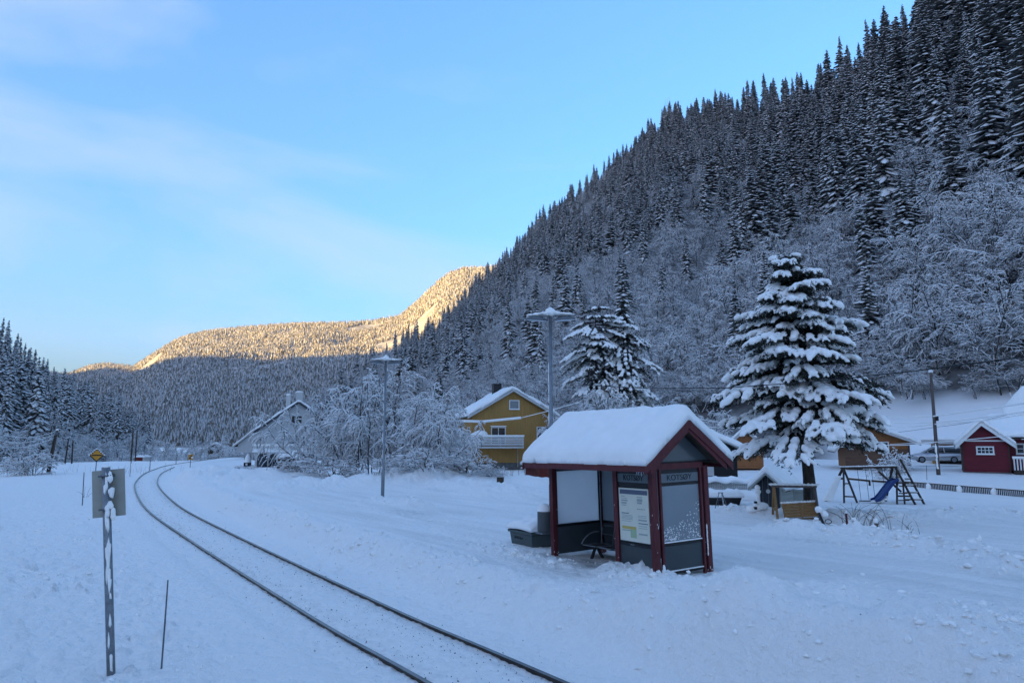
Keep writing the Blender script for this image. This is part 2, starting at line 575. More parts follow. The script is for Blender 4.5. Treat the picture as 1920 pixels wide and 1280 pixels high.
RUTS = [(zpts([(1335, 1000), (1450, 1020), (1600, 1052), (1760, 1092), (1990, 1160)]), .030, .16), (zpts([(1338, 1022), (1450, 1046), (1600, 1086), (1760, 1134), (1960, 1208)]), .030, .16),
        (zpts([(1330, 968), (1500, 982), (1700, 1002), (1960, 1030)], -.1), .04, .20), (zpts([(330, 905), (480, 935), (700, 985), (900, 1040), (1010, 1085)]), .022, .14), (zpts([(420, 905), (600, 938), (820, 975), (960, 1003)]), .022, .14)]
_fr = np.random.RandomState(21)
PRINTS = []
for path in (zpts([(640, 940), (800, 985), (960, 1050), (1085, 1075)]), zpts([(1085, 1072), (1010, 1110), (900, 1150), (830, 1150)]), zpts([(1390, 1060), (1480, 1000), (1440, 968)]), zpts([(560, 1010), (700, 1060), (900, 1120)])):
    for (xa, ya), (xb, yb) in zip(path[:-1], path[1:]):
        L_ = math.hypot(xb - xa, yb - ya)
        for k_ in range(int(L_ / .62)):
            t_ = (k_ + .5) * .62 / L_
            dx_, dy_ = (xb - xa) / L_, (yb - ya) / L_
            o_ = .13 * (-1) ** k_ + _fr.normal(0, .05)
            a_ = math.atan2(dy_, dx_) + _fr.normal(0, .15)
            PRINTS.append((xa + (xb - xa) * t_ - dy_ * o_, ya + (yb - ya) * t_ + dx_ * o_, math.cos(a_), math.sin(a_)))
SH_A = Vector((2.92, 14.80, 0.0))      # the near corner post of the shelter
SH_RZ = R(32.5)
SH_U = Vector((math.cos(SH_RZ), math.sin(SH_RZ), 0))
SH_V = Vector((-math.sin(SH_RZ), math.cos(SH_RZ), 0))

def gz(X, Y, fine=False):
    X, Y = np.asarray(X, float), np.asarray(Y, float)
    s = track_s(X, Y)
    r = np.hypot(X, Y)
    far = sstep(60, 150, Y)
    left = -0.33 - 0.9 * sstep(8, 70, -s) - 0.6 * sstep(60, 140, Y) + 0.10 * fbm(X * 0.11, Y * 0.11, 3, 3)
    az = np.where(Y > 0, X / np.maximum(Y, 0.1), 0)
    yy = np.interp(Y, [0, 21, 27, 33, 44, 58, 75, 100, 160, 300], [0, 0, -0.18, -0.45, -0.40, 0.15, 0.3, 0.6, 2.5, 4])
    yl = np.interp(Y, [0, 30, 60, 90, 140, 200], [0, 0, -0.15, -0.6, -1.0, -1.4])
    w = sstep(0.08, 0.30, az)
    right = yl * (1 - w) + yy * w + 0.05 * fbm(X * 0.16, Y * 0.16, 8, 3)
    bank = np.exp(-((s - 2.85) / 0.6) ** 2) * (0.20 + 0.15 * pnoise(X * 0.9, Y * 0.9, 21)) * (1 - 0.7 * sstep(45, 70, Y))
    bed = -0.392 + 0.0 * X
    k = sstep(1.55, 2.7, s)
    k2 = sstep(1.3, 1.9, -s)
    z = np.where(s > 0, bed * (1 - k) + (right + bank) * k, bed * (1 - k2) + left * k2)
    # drop to the river beyond the field
    edge = 118 + 0.28 * np.clip(X + 80, -60, 160)
    z = z - 3.5 * sstep(edge, edge + 60, np.where(X < 25, Y, 0))
    rough = 0.0 * X
    lump = np.abs(pnoise(X * 2.3, Y * 2.3, 33)) * 1.2 + 0.5 * np.abs(pnoise(X * 5.1, Y * 5.1, 34))
    for pts, h, hw, lm in BANKS:
        d, par = poly_dist(X, Y, pts)
        e = np.exp(-(d / hw) ** 2) * sstep(0, 0.08, par) * sstep(0, 0.08, 1 - par) if hw > 0.7 else np.exp(-(d / hw) ** 2)
        z = z + 1.35 * h * e * (0.65 + 0.5 * pnoise(X * 0.8, Y * 0.8, 41) + 0.35 * lm * lump)
        rough = np.maximum(rough, e * lm)
    for (cx, cy, a, b, th, h) in HEAPS:
        c, q = math.cos(th), math.sin(th)
        u, v = (X - cx) * c + (Y - cy) * q, -(X - cx) * q + (Y - cy) * c
        e = np.exp(-(u / a) ** 2 - (v / b) ** 2) * sstep(1.6, 2.6, s)
        z = z + 2.3 * h * e * (0.85 + 0.3 * pnoise(X * 0.7, Y * 0.7, 44))
        rough = np.maximum(rough, 0.9 * e)
    # swept floor under the shelter
    lu = (X - SH_A.x) * SH_U.x + (Y - SH_A.y) * SH_U.y
    lv = (X - SH_A.x) * SH_V.x + (Y - SH_A.y) * SH_V.y
    inn = sstep(-0.9, 0.1, lu) * sstep(1.75, 1.45, lu) * sstep(1.1, 1.7, lv) * sstep(3.8, 3.4, lv)
    z = z - 0.07 * inn
    if not fine:
        return z
    leftm = sstep(1.7, 3.0, -s) * sstep(55, 20, r)
    rough = np.maximum(rough, np.exp(-((s - 2.6) / 0.7) ** 2) * 0.6)
    n1 = pnoise(X * 3.3, Y * 3.3, 51)
    n2 = pnoise(X * 8.0, Y * 8.0, 52)
    n3 = pnoise(X * 17.0, Y * 17.0, 53)
    clod = np.maximum(0, pnoise(X * 4.6, Y * 4.6, 55) - 0.42) * np.maximum(0.0, 0.4 + pnoise(X * 0.5, Y * 0.5, 56)) * 1.2
    clod2 = np.maximum(0, pnoise(X * 10.5, Y * 10.5, 57) - 0.45) * 0.30
    z = z + rough * (0.085 * n1 + 0.060 * n2 + 0.028 * n3 + 0.34 * clod + 0.26 * clod2)
    z = z + leftm * (0.052 * n1 + 0.032 * n2 + 0.015 * n3 + 0.42 * clod + 0.34 * clod2)
    # grooves along the platform where it was scraped, and the wheel tracks behind
    plat = sstep(3.6, 4.6, s) * sstep(60, 30, r) * (1 - np.clip(rough, 0, 1))
    z = z + plat * (0.030 * pnoise(s * 1.6, lv * 0.16, 61) + 0.013 * pnoise(s * 6.0, lv * 0.4, 62) + 0.010 * n1 + 0.005 * n2 + 0.09 * clod * sstep(0.1, 0.5, pnoise(X * 0.33, Y * 0.33, 63)))
    for pts, dep, hw in RUTS:
        d, par = poly_dist(X, Y, pts)
        e = np.exp(-(d / hw) ** 4) * (0.7 + 0.5 * pnoise(X * 1.3, Y * 1.3, 64))
        z = z - dep * e + 0.45 * dep * np.exp(-((d - 1.7 * hw) / (0.6 * hw)) ** 2)
    for fx, fy, ca_, sa_ in PRINTS:
        m_ = (np.abs(X - fx) < .5) & (np.abs(Y - fy) < .5)
        if m_.any():
            u_, v_ = (X[m_] - fx) * ca_ + (Y[m_] - fy) * sa_, -(X[m_] - fx) * sa_ + (Y[m_] - fy) * ca_
            q_ = (u_ / .16) ** 2 + (v_ / .075) ** 2
            z[m_] += -0.045 * np.exp(-q_ ** 2) + 0.014 * np.exp(-((np.sqrt(q_) - 1.5) / .35) ** 2)
    bedm = sstep(1.7, 1.3, np.abs(s))
    z = z + bedm * (0.016 * n1 + 0.014 * n2 + 0.012 * n3 + 0.025 * np.cos(s * 2.1))
    for o in (-0.72, 0.72):                                   # flangeways along both rails
        z = z - 0.028 * np.exp(-((s - o - (0.11 if o < 0 else -0.11)) / 0.07) ** 2) * sstep(140, 60, r)
    dirt = 0.55 * inn * (0.7 + 0.6 * n1) + 0.5 * np.exp(-((lu + 0.7) / 1.0) ** 2 - ((lv - 2.2) / 1.5) ** 2) * np.clip(0.45 + 0.6 * n2 + 0.4 * n1, 0, 1)
    dirt = dirt + plat * 0.30 * sstep(0.25, 0.7, pnoise(s * 0.6, lv * 0.16, 66)) * np.clip(0.4 + n2, 0, 1)
    dirt = dirt + bedm * 0.16 * np.clip(0.35 + n2 + 0.6 * n1, 0, 1) * (np.exp(-((np.abs(s) - 0.55) / 0.35) ** 2) + 0.25)
    dirt = dirt + plat * np.clip(0.09 + 0.14 * pnoise(s * 1.6, lv * 0.16, 61) + 0.07 * pnoise(s * 5.0, lv * 0.3, 67), 0, .28)
    return z, np.clip(dirt, 0, 1), rough, leftm, plat

def gz1(x, y):
    return float(gz(np.array([x]), np.array([y]))[0])

def on_ground(px, py, Y):
    """a point at distance Y in the column of the photo, standing on the ground"""
    x = at(px, py, Y).x
    return Vector((x, Y, gz1(x, Y)))

# ------------------------------------------------------------------ ground: one sheet to the horizon
aa = np.concatenate([np.linspace(-180, -44, 40, endpoint=False), np.linspace(-44, 44, 640, endpoint=False), np.linspace(44, 180, 40, endpoint=False)])
rr = np.concatenate([[0.3, 2.0, 4.0], np.geomspace(6.0, 210, 470), np.geomspace(240, 3900, 14)])
A_, R_ = np.meshgrid(np.radians(aa), rr, indexing='ij')
GX, GY = R_ * np.sin(A_), R_ * np.cos(A_)
GZ, GD = gz(GX, GY, True)[:2]
n, mm = GX.shape
idx = np.arange(n * mm).reshape(n, mm)
nx = np.roll(idx, -1, 0)
q = np.stack([idx[:, :-1], idx[:, 1:], nx[:, 1:], nx[:, :-1]], -1).reshape(-1, 4)[:, ::-1]
gm = bpy.data.materials.new('ground_snow')
gm.use_nodes = True
t = gm.node_tree
b = t.nodes['Principled BSDF']
b.inputs['Roughness'].default_value = 0.62
b.inputs['Specular IOR Level'].default_value = 0.3
at_n = t.nodes.new('ShaderNodeAttribute'); at_n.attribute_name = 'dirt'
mx = t.nodes.new('ShaderNodeMixRGB')
mx.inputs['Color1'].default_value = (0.945, 0.905, 0.855, 1)
mx.inputs['Color2'].default_value = (0.30, 0.28, 0.25, 1)
t.links.new(at_n.outputs['Fac'], mx.inputs['Fac'])
t.links.new(mx.outputs['Color'], b.inputs['Base Color'])
tc = t.nodes.new('ShaderNodeTexCoord')
n1 = t.nodes.new('ShaderNodeTexNoise'); n1.inputs['Scale'].default_value = 5; n1.inputs['Detail'].default_value = 9; n1.inputs['Roughness'].default_value = 0.62
bp = t.nodes.new('ShaderNodeBump'); bp.inputs['Strength'].default_value = 0.9; bp.inputs['Distance'].default_value = 0.14
t.links.new(tc.outputs['Object'], n1.inputs['Vector'])
t.links.new(n1.outputs['Fac'], bp.inputs['Height'])
t.links.new(bp.outputs['Normal'], b.inputs['Normal'])
gme = np_mesh('ground', np.stack([GX, GY, GZ], -1).reshape(-1, 3), q, None, [gm], smooth=True)
ca = gme.attributes.new('dirt', 'FLOAT', 'POINT')
ca.data.foreach_set('value', GD.astype(np.float32).ravel())
# lumps the plough and the wind have left lying
def clods(N, seed):
    r = np.random.RandomState(seed)
    rr_ = 7.5 + 27 * r.rand(N) ** 1.25
    az_ = np.radians(r.uniform(-38, 38, N))
    X, Y = rr_ * np.sin(az_), rr_ * np.cos(az_)
    Z, D, ro_, lm_, pl_ = gz(X, Y, True)
    cl = np.clip(0.35 + 1.3 * pnoise(X * 0.55, Y * 0.55, 58), 0.03, 1)
    p = np.clip(ro_ * 0.95 * (0.35 + cl), 0, 1) + lm_ * 0.42 * cl ** 2 + pl_ * 0.05 * cl ** 3
    ok = r.rand(N) < p
    X, Y, Z, ro_ = X[ok], Y[ok], Z[ok], ro_[ok]
    n = len(X)
    S = (0.010 + 0.038 * r.rand(n) ** 3.4) * (1 + .5 * ro_) * np.clip(np.hypot(X, Y) / 12, .8, 1.6)
    V0, F0 = ico(1)
    V0 = np.array([tuple(v) for v in V0])
    k = r.uniform(.45, 1.3, (n, len(V0), 1))
    V = V0[None] * k * np.stack([S * r.uniform(.8, 1.8, n), S * r.uniform(.8, 1.5, n), S * r.uniform(.6, 1.0, n)], -1)[:, None, :]
    a = r.rand(n) * 6.28
    x = V[..., 0] * np.cos(a)[:, None] - V[..., 1] * np.sin(a)[:, None]
    y = V[..., 0] * np.sin(a)[:, None] + V[..., 1] * np.cos(a)[:, None]
    P = np.stack([X[:, None] + x, Y[:, None] + y, Z[:, None] + V[..., 2] + S[:, None] * .08], -1).reshape(-1, 3)
    Fq = (np.array(F0)[None] + len(V0) * np.arange(n)[:, None, None]).reshape(-1, 3)
    print('clods', n)
    return tag(link('snow_clods', np_mesh('snow_clods', P, Fq, None, [snow])), 'small lumps of snow scattered over the ploughed banks', kind='stuff')
clods(26000, 77)
tag(link('ground', gme), 'snow covered ground with ploughed banks around the platform', kind='structure')

# ------------------------------------------------------------------ hills
def table(rows):
    rows = [(azel(px, py) + (r, th, r0)) for px, py, r, th, r0 in rows]
    rows.sort()
    a = np.array(rows)
    return a[:, 0], a[:, 1] * a[:, 2] + HC - a[:, 3], a[:, 2], a[:, 4]

# photo column, height of the skyline there, distance of the crest, height of its trees, distance of the foot
RT = table([(560, 745, 430, 9, 330), (640, 705, 450, 9, 300), (720, 650, 480, 10, 230), (800, 612, 500, 13, 180), (850, 565, 520, 16, 150), (905, 500, 540, 18, 135), (960, 452, 540, 18, 120),
            (1000, 400, 540, 18, 115), (1100, 322, 530, 18, 110), (1180, 252, 530, 18, 106), (1250, 196, 520, 18, 104), (1320, 182, 480, 18, 102), (1400, 162, 420, 19, 99), (1500, 128, 380, 20, 97),
            (1600, 85, 330, 21, 95), (1650, 30, 310, 22, 94), (1700, -12, 290, 22, 93), (1800, -130, 280, 22, 92), (1920, -260, 270, 22, 90)])
def hill_right(az, r):
    z1, r1, r0 = (np.interp(az, RT[0], RT[k]) for k in (1, 2, 3))
    out = np.clip((az - 36) / 20, 0, 1)
    z1 = z1 + 40 * out
    t = np.clip((r - r0) / (r1 - r0), 0, 1)
    z0 = 0.4 + 1.5 * sstep(10, 25, az)
    z = z0 + (z1 - z0) * t ** 1.12
    X, Y = r * np.sin(np.radians(az)), r * np.cos(np.radians(az))
    z = z + 5.0 * fbm(X * 0.016, Y * 0.016, 71, 3) * np.sin(np.pi * np.clip(t, 0, 1)) 
    z = z - 0.16 * np.clip(r - r1, 0, 900) - 3.0 * sstep(0, -6, r - r0) * (r < r0)
    return z

LT = table([(-560, 380, 300, 20, 130), (-200, 490, 320, 20, 145), (0, 590, 335, 20, 155), (40, 632, 345, 20, 160), (100, 688, 385, 20, 170), (135, 700, 405, 20, 180), (180, 722, 435, 20, 200), (250, 770, 480, 19, 240), (285, 812, 520, 17, 300)])
def hill_left(az, r):
    z1, r1, r0 = (np.interp(az, LT[0], LT[k]) for k in (1, 2, 3))
    t = np.clip((r - r0) / (r1 - r0), 0, 1)
    z0 = -4.0
    z = z0 + (z1 - z0) * t ** 1.1
    X, Y = r * np.sin(np.radians(az)), r * np.cos(np.radians(az))
    return z + 3.0 * fbm(X * 0.02, Y * 0.02, 75, 3) * np.sin(np.pi * t) - 0.1 * np.clip(r - r1, 0, 900) - 3 * (r < r0)

FT = table([(-200, 640, 2300, 10, 900), (60, 690, 2300, 10, 900), (130, 697, 2300, 10, 900), (165, 682, 2300, 10, 900), (200, 677, 2300, 10, 900), (250, 683, 2250, 10, 880), (270, 670, 2150, 10, 860), (300, 650, 2100, 10, 840), (340, 627, 2060, 10, 820), (400, 614, 2020, 10, 800),
            (480, 607, 2000, 10, 780), (560, 602, 1980, 10, 760), (640, 600, 1950, 10, 740), (700, 597, 1920, 10, 720), (750, 587, 1880, 10, 700), (780, 562, 1850, 10, 690), (810, 532, 1820, 10, 680),
            (840, 507, 1800, 10, 670), (870, 497, 1790, 10, 660), (905, 497, 1780, 10, 650), (960, 490, 1770, 10, 640), (1010, 500, 1760, 10, 640), (1100, 560, 1750, 10, 640), (1200, 650, 1750, 10, 640)])
def hill_far(az, r):
    z1, r1, r0 = (np.interp(az, FT[0], FT[k]) for k in (1, 2, 3))
    t = np.clip((r - r0) / (r1 - r0), 0, 1)
    z = -4 + (z1 + 4) * t ** 1.05
    X, Y = r * np.sin(np.radians(az)), r * np.cos(np.radians(az))
    return z + 26.0 * fbm(X * 0.0042, Y * 0.0042, 81, 4) * np.sin(np.pi * t) - 0.3 * np.clip(r - r1, 0, 1500) - 4 * (r < r0)

hill_m = mat('hillside_shadowy_brush', (0.30, 0.29, 0.28), 0.9, noise=0.4, nscale=0.35, col2=(0.10, 0.095, 0.09), bump=0.6, bscale=0.6, detail=8)  # ground colour darkened to stand for shadowy brush between the trees
t = hill_m.node_tree
b = t.nodes['Principled BSDF']
src = b.inputs['Base Color'].links[0].from_socket
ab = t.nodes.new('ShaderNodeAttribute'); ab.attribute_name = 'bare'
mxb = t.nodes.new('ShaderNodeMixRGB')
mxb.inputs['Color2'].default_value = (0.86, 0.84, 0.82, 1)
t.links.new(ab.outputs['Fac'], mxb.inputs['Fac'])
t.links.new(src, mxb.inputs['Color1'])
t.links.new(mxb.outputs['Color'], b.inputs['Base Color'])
far_m = mat('far_hillside_snow', (0.46, 0.45, 0.44), 0.95, noise=0.5, nscale=0.03, col2=(0.22, 0.21, 0.20), detail=10)
mount_m = mat('mountain_snow', (0.45, 0.45, 0.45), 0.95, noise=0.5, nscale=0.02, detail=8)

def hill_mesh(name, fn, tab, a0, a1, na, pre, post, nr, m, label):
    az = np.linspace(a0, a1, na)
    r1, r0 = np.interp(az, tab[0], tab[2]), np.interp(az, tab[0], tab[3])
    u = np.concatenate([[-pre, -0.01], np.linspace(0, 1, nr), [1.05, 1.2, 1.5, 1.0 + post]])
    AZ, U = np.meshgrid(az, u, indexing='ij')
    RR = r0[:, None] + (r1 - r0)[:, None] * U
    Z = fn(AZ, RR)
    Z[:, 0] -= 12.0
    n, mm = AZ.shape
    idx = np.arange(n * mm).reshape(n, mm)
    q = np.stack([idx[:-1, :-1], idx[:-1, 1:], idx[1:, 1:], idx[1:, :-1]], -1).reshape(-1, 4)[:, ::-1]
    me = np_mesh(name, np.stack([RR * np.sin(np.radians(AZ)), RR * np.cos(np.radians(AZ)), Z], -1).reshape(-1, 3), q, None, [m], smooth=True)
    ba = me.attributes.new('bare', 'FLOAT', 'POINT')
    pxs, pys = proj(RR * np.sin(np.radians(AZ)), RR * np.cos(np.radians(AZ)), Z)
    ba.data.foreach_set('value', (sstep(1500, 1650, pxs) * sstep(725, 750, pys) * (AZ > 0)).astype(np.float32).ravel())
    return tag(link(name, me), label, kind='structure')
hill_mesh('hill', hill_right, RT, RT[0][0], 75, 220, 0.05, 1.2, 110, hill_m, 'steep snowy hillside behind the cabins')
hill_mesh('hill', hill_left, LT, LT[0][0] - 25, LT[0][-1], 80, 0.05, 1.0, 40, hill_m, 'dark wooded hillside across the track')
hill_mesh('mountain', hill_far, FT, FT[0][0] - 4, FT[0][-1], 200, 0.03, 0.8, 70, far_m, 'far wooded mountain with its top in golden sun')

# the high valley side to the south-west, behind and beside the camera, unseen, its crest shaped to keep the valley in shade
def ridge_h(v):
    return np.interp(v, [-3600, -3000, -2500, -2000, -1500, -1300, -700, -450, 300, 700, 1000], [60, 200, 270, 300, 262, 275, 330, 365, 385, 200, 20])
v = np.linspace(-3600, 1000, 150)
u = np.array([330, 420, 560, 700, 800, 860, 1000, 1300, 1900])
hu = np.array([-0.03, 0.12, 0.45, 0.82, 1.0, 0.98, 0.85, 0.5, 0.0])
V, U = np.meshgrid(v, u, indexing='ij')
Z = ridge_h(V) * hu[None, :] + np.where((hu > 0.2)[None, :], 12 * fbm(V * 0.006, U * 0.006, 91, 3), 0)
su = np.array([sdir.x, sdir.y]) / math.hypot(sdir.x, sdir.y)
sv = np.array([-su[1], su[0]])
# v grows towards the side the track comes from
PX = su[0] * U + sv[0] * V
PY = su[1] * U + sv[1] * V
n, mm = U.shape
idx = np.arange(n * mm).reshape(n, mm)
q = np.stack([idx[:-1, :-1], idx[:-1, 1:], idx[1:, 1:], idx[1:, :-1]], -1).reshape(-1, 4)
me = np_mesh('mountain', np.stack([PX, PY, Z], -1).reshape(-1, 3), q, None, [mount_m], smooth=True)
tag(link('mountain', me), 'high unseen valley side that shades the station', kind='structure')

# ------------------------------------------------------------------ rails
tr = thing('railway_track', 'single curving railway track with two dark rails in the snow', 'railway track', (float(CEN[40][0]), float(CEN[40][1]), -0.4))
def rail(line):
    mb = MB()
    prof = [(-0.06, -0.12), (0.06, -0.12), (0.06, -0.1), (0.012, -0.08), (0.012, -0.04), (0.036, -0.03), (0.036, 0.0), (-0.036, 0.0), (-0.036, -0.03), (-0.012, -0.04), (-0.012, -0.08), (-0.06, -0.1)]
    t = np.gradient(line, axis=0)
    t /= np.linalg.norm(t, axis=1)[:, None]
    nrm = np.stack([t[:, 1], -t[:, 0]], 1)
    vs, fs, ms = [], [], []
    k = len(prof)
    for i, (p, nn) in enumerate(zip(line, nrm)):
        for a, z in prof:
            vs.append((p[0] + nn[0] * a - tr.location.x, p[1] + nn[1] * a - tr.location.y, -0.335 + z - tr.location.z))
        if i:
            for j in range(k):
                fs.append(((i - 1) * k + j, (i - 1) * k + (j + 1) % k, i * k + (j + 1) % k, i * k + j))
                ms.append(1 if j == 6 else 0)
    mb.v, mb.f, mb.m = vs, fs, ms
    return mb.build('rail', [rail_m, rail_top], tr)
def to_y(line, y):
    return line[line[:, 1] < y]
rail(to_y(LEFT, 150))
rail(to_y(RIGHT, 84))
# grit along the rails
N = 3200
pick = RN.rand(N) ** 1.7 * 60
ln = CEN[(CEN[:, 1] > 5) & (CEN[:, 1] < 60)]
ar = np.concatenate([[0], np.cumsum(np.linalg.norm(np.diff(ln, axis=0), axis=1))])
pick = pick / 60 * ar[-1]
cx, cy = np.interp(pick, ar, ln[:, 0]), np.interp(pick, ar, ln[:, 1])
so = np.where(RN.rand(N) < 0.75, np.where(RN.rand(N) < 0.5, -0.5, 0.5) + RN.normal(0, 0.22, N), RN.normal(0, 0.8, N))
tg = np.stack([np.interp(pick, ar, np.gradient(ln[:, 0], ar)), np.interp(pick, ar, np.gradient(ln[:, 1], ar))], 1)
tg /= np.linalg.norm(tg, axis=1)[:, None]
gx, gy = cx + tg[:, 1] * so, cy - tg[:, 0] * so
gzz = gz(gx, gy, True)[0]
tet = np.array([(1, 0, -0.4), (-0.5, 0.87, -0.4), (-0.5, -0.87, -0.4), (0, 0, 0.8)])
sz = 0.006 + 0.012 * RN.rand(N) ** 3
ro = RN.rand(N) * 6.28
tx = tet[None, :, 0] * np.cos(ro)[:, None] - tet[None, :, 1] * np.sin(ro)[:, None]
ty = tet[None, :, 0] * np.sin(ro)[:, None] + tet[None, :, 1] * np.cos(ro)[:, None]
vv = np.stack([gx[:, None] + tx * sz[:, None], gy[:, None] + ty * sz[:, None], gzz[:, None] + 0.004 + tet[None, :, 2] * sz[:, None]], -1).reshape(-1, 3)
ff = (np.array([(0, 1, 3), (1, 2, 3), (2, 0, 3), (0, 2, 1)])[None] + 4 * np.arange(N)[:, None, None]).reshape(-1, 3)
tag(link('gravel', np_mesh('gravel', vv, ff, None, [dirt_m])), 'scattered brown grit between the rails', 'gravel', kind='stuff')
# ------------------------------------------------------------------ trees
def frost_tree(seed, H, stems=1, spread=0.5, n1=9, n2=6, n3=4, droop=0.25, rad=0.09, sn=0.03, minr=0.010, up=0.75, lift=0.55, base=0.12, first=0.22, split=False):
    """a bare broadleaf tree with snow lying along every twig: (trunk arrays, crown arrays)"""
    r = random.Random(seed)
    T, B = [], []
    def grow(p, d, L, rad0, rad1, k, level, curve):
        pts = [(p.copy(), rad0)]
        seg = L / k
        for i in range(k):
            d = (d + Vector((r.gauss(0, .16), r.gauss(0, .16), r.gauss(0, .12))) + Vector((0, 0, curve))).normalized()
            p = p + d * seg
            pts.append((p.copy(), rad0 + (rad1 - rad0) * (i + 1) / k))
        dst = T if level == 0 else B
        for a, b in zip(pts[:-1], pts[1:]):
            dst.append((*a[0], *b[0], a[1], b[1], level))
        return pts
    def side(d, ang):
        a = r.random() * 6.283
        u = Vector((math.cos(a), math.sin(a), r.gauss(0, .35)))
        u = (u - d * u.dot(d)).normalized()
        return (d * math.cos(ang) + u * math.sin(ang)).normalized()
    for s in range(stems):
        a = 6.283 * (s + r.random() * .7) / stems
        tl = (0.05 if stems == 1 else spread * (0.35 + .6 * r.random()))
        d0 = Vector((math.cos(a) * tl, math.sin(a) * tl, 1)).normalized()
        hs = H * (0.72 + .16 * r.random()) / (d0.z ** .5)
        p0 = Vector((math.cos(a), math.sin(a), 0)) * (0 if stems == 1 else base * r.random() * H * .3)
        p0.z = -0.2
        st = grow(p0, d0, hs, rad * (1 if stems == 1 else .65), rad * .22, 8, 0, 0.02 if stems == 1 else -.02 * r.random())
        for i in range(n1):
            f = first + (1 - first) * (i + r.random()) / n1
            j = min(int(f * 8), 7)
            q = st[j][0].lerp(st[j + 1][0], f * 8 - j)
            dd = (st[j + 1][0] - st[j][0]).normalized()
            d1 = (side(dd, 0.6 + .5 * r.random()) + Vector((0, 0, lift * r.random()))).normalized()
            L1 = H * spread * (0.75 - .45 * f) * (0.7 + .6 * r.random())
            b1 = grow(q, d1, L1, max(minr * 1.8, rad * .32 * (1.1 - f)), minr * 1.2, 5, 1, -droop * .3)
            for m in range(n2):
                f2 = 0.2 + .8 * (m + r.random()) / n2
                j2 = min(int(f2 * 5), 4)
                q2 = b1[j2][0].lerp(b1[j2 + 1][0], f2 * 5 - j2)
                dd2 = (b1[j2 + 1][0] - b1[j2][0]).normalized()
                L2 = L1 * .5 * (0.6 + .7 * r.random()) * (1.15 - .5 * f2)
                b2 = grow(q2, side(dd2, .5 + .5 * r.random()), L2, minr * 1.3, minr * .9, 3, 2, -droop * .6)
                for w in range(n3):
                    f3 = 0.25 + .75 * (w + r.random()) / n3
                    j3 = min(int(f3 * 3), 2)
                    q3 = b2[j3][0].lerp(b2[j3 + 1][0], f3 * 3 - j3)
                    dd3 = (b2[j3 + 1][0] - b2[j3][0]).normalized()
                    grow(q3, side(dd3, .5 + .5 * r.random()), L2 * .55 * (.6 + .7 * r.random()), minr, minr * .7, 2, 3, -droop)
    def mesh(S, name, k):
        S = np.array(S)
        P0, P1, r0, r1 = S[:, :3], S[:, 3:6], S[:, 6], S[:, 7]
        d = P1 - P0
        d /= np.linalg.norm(d, axis=1)[:, None] + 1e-9
        hz = np.sqrt(np.clip(1 - d[:, 2] ** 2, 0, 1))
        upv = np.array([0, 0, 1.0]) - d * d[:, 2:3]
        bad = np.linalg.norm(upv, axis=1) < .05
        upv[bad] = (0, 1, 0)
        upv /= np.linalg.norm(upv, axis=1)[:, None]
        rt = np.cross(d, upv)
        sh = k * hz * (0.5 + .9 * RN.rand(len(S)))
        def ring(P, rr):
            return np.stack([P - upv * rr[:, None], P - rt * (rr + .30 * sh)[:, None], P + upv * (rr + sh)[:, None], P + rt * (rr + .30 * sh)[:, None]], 1)
        v = np.concatenate([ring(P0, r0), ring(P1, r1)], 1).reshape(-1, 3)
        n = len(S)
        base_ = 8 * np.arange(n)[:, None, None]
        qd = (np.array([(0, 4, 5, 1), (1, 5, 6, 2), (2, 6, 7, 3), (3, 7, 4, 0)])[None] + base_).reshape(-1, 4)
        white = (hz > .28)
        mi = np.zeros((n, 4), int)
        mi[:, 1] = white
        mi[:, 2] = white
        return np_mesh(name, v, qd, mi.ravel(), [bark_pale, snow_twig])
    if split:
        return [mesh(T[8 * i_:8 * i_ + 8], 'stem', sn * .6) for i_ in range(stems)], mesh(B, 'crown', sn)
    return mesh(T, 'trunk', sn * .6), mesh(B, 'crown', sn)

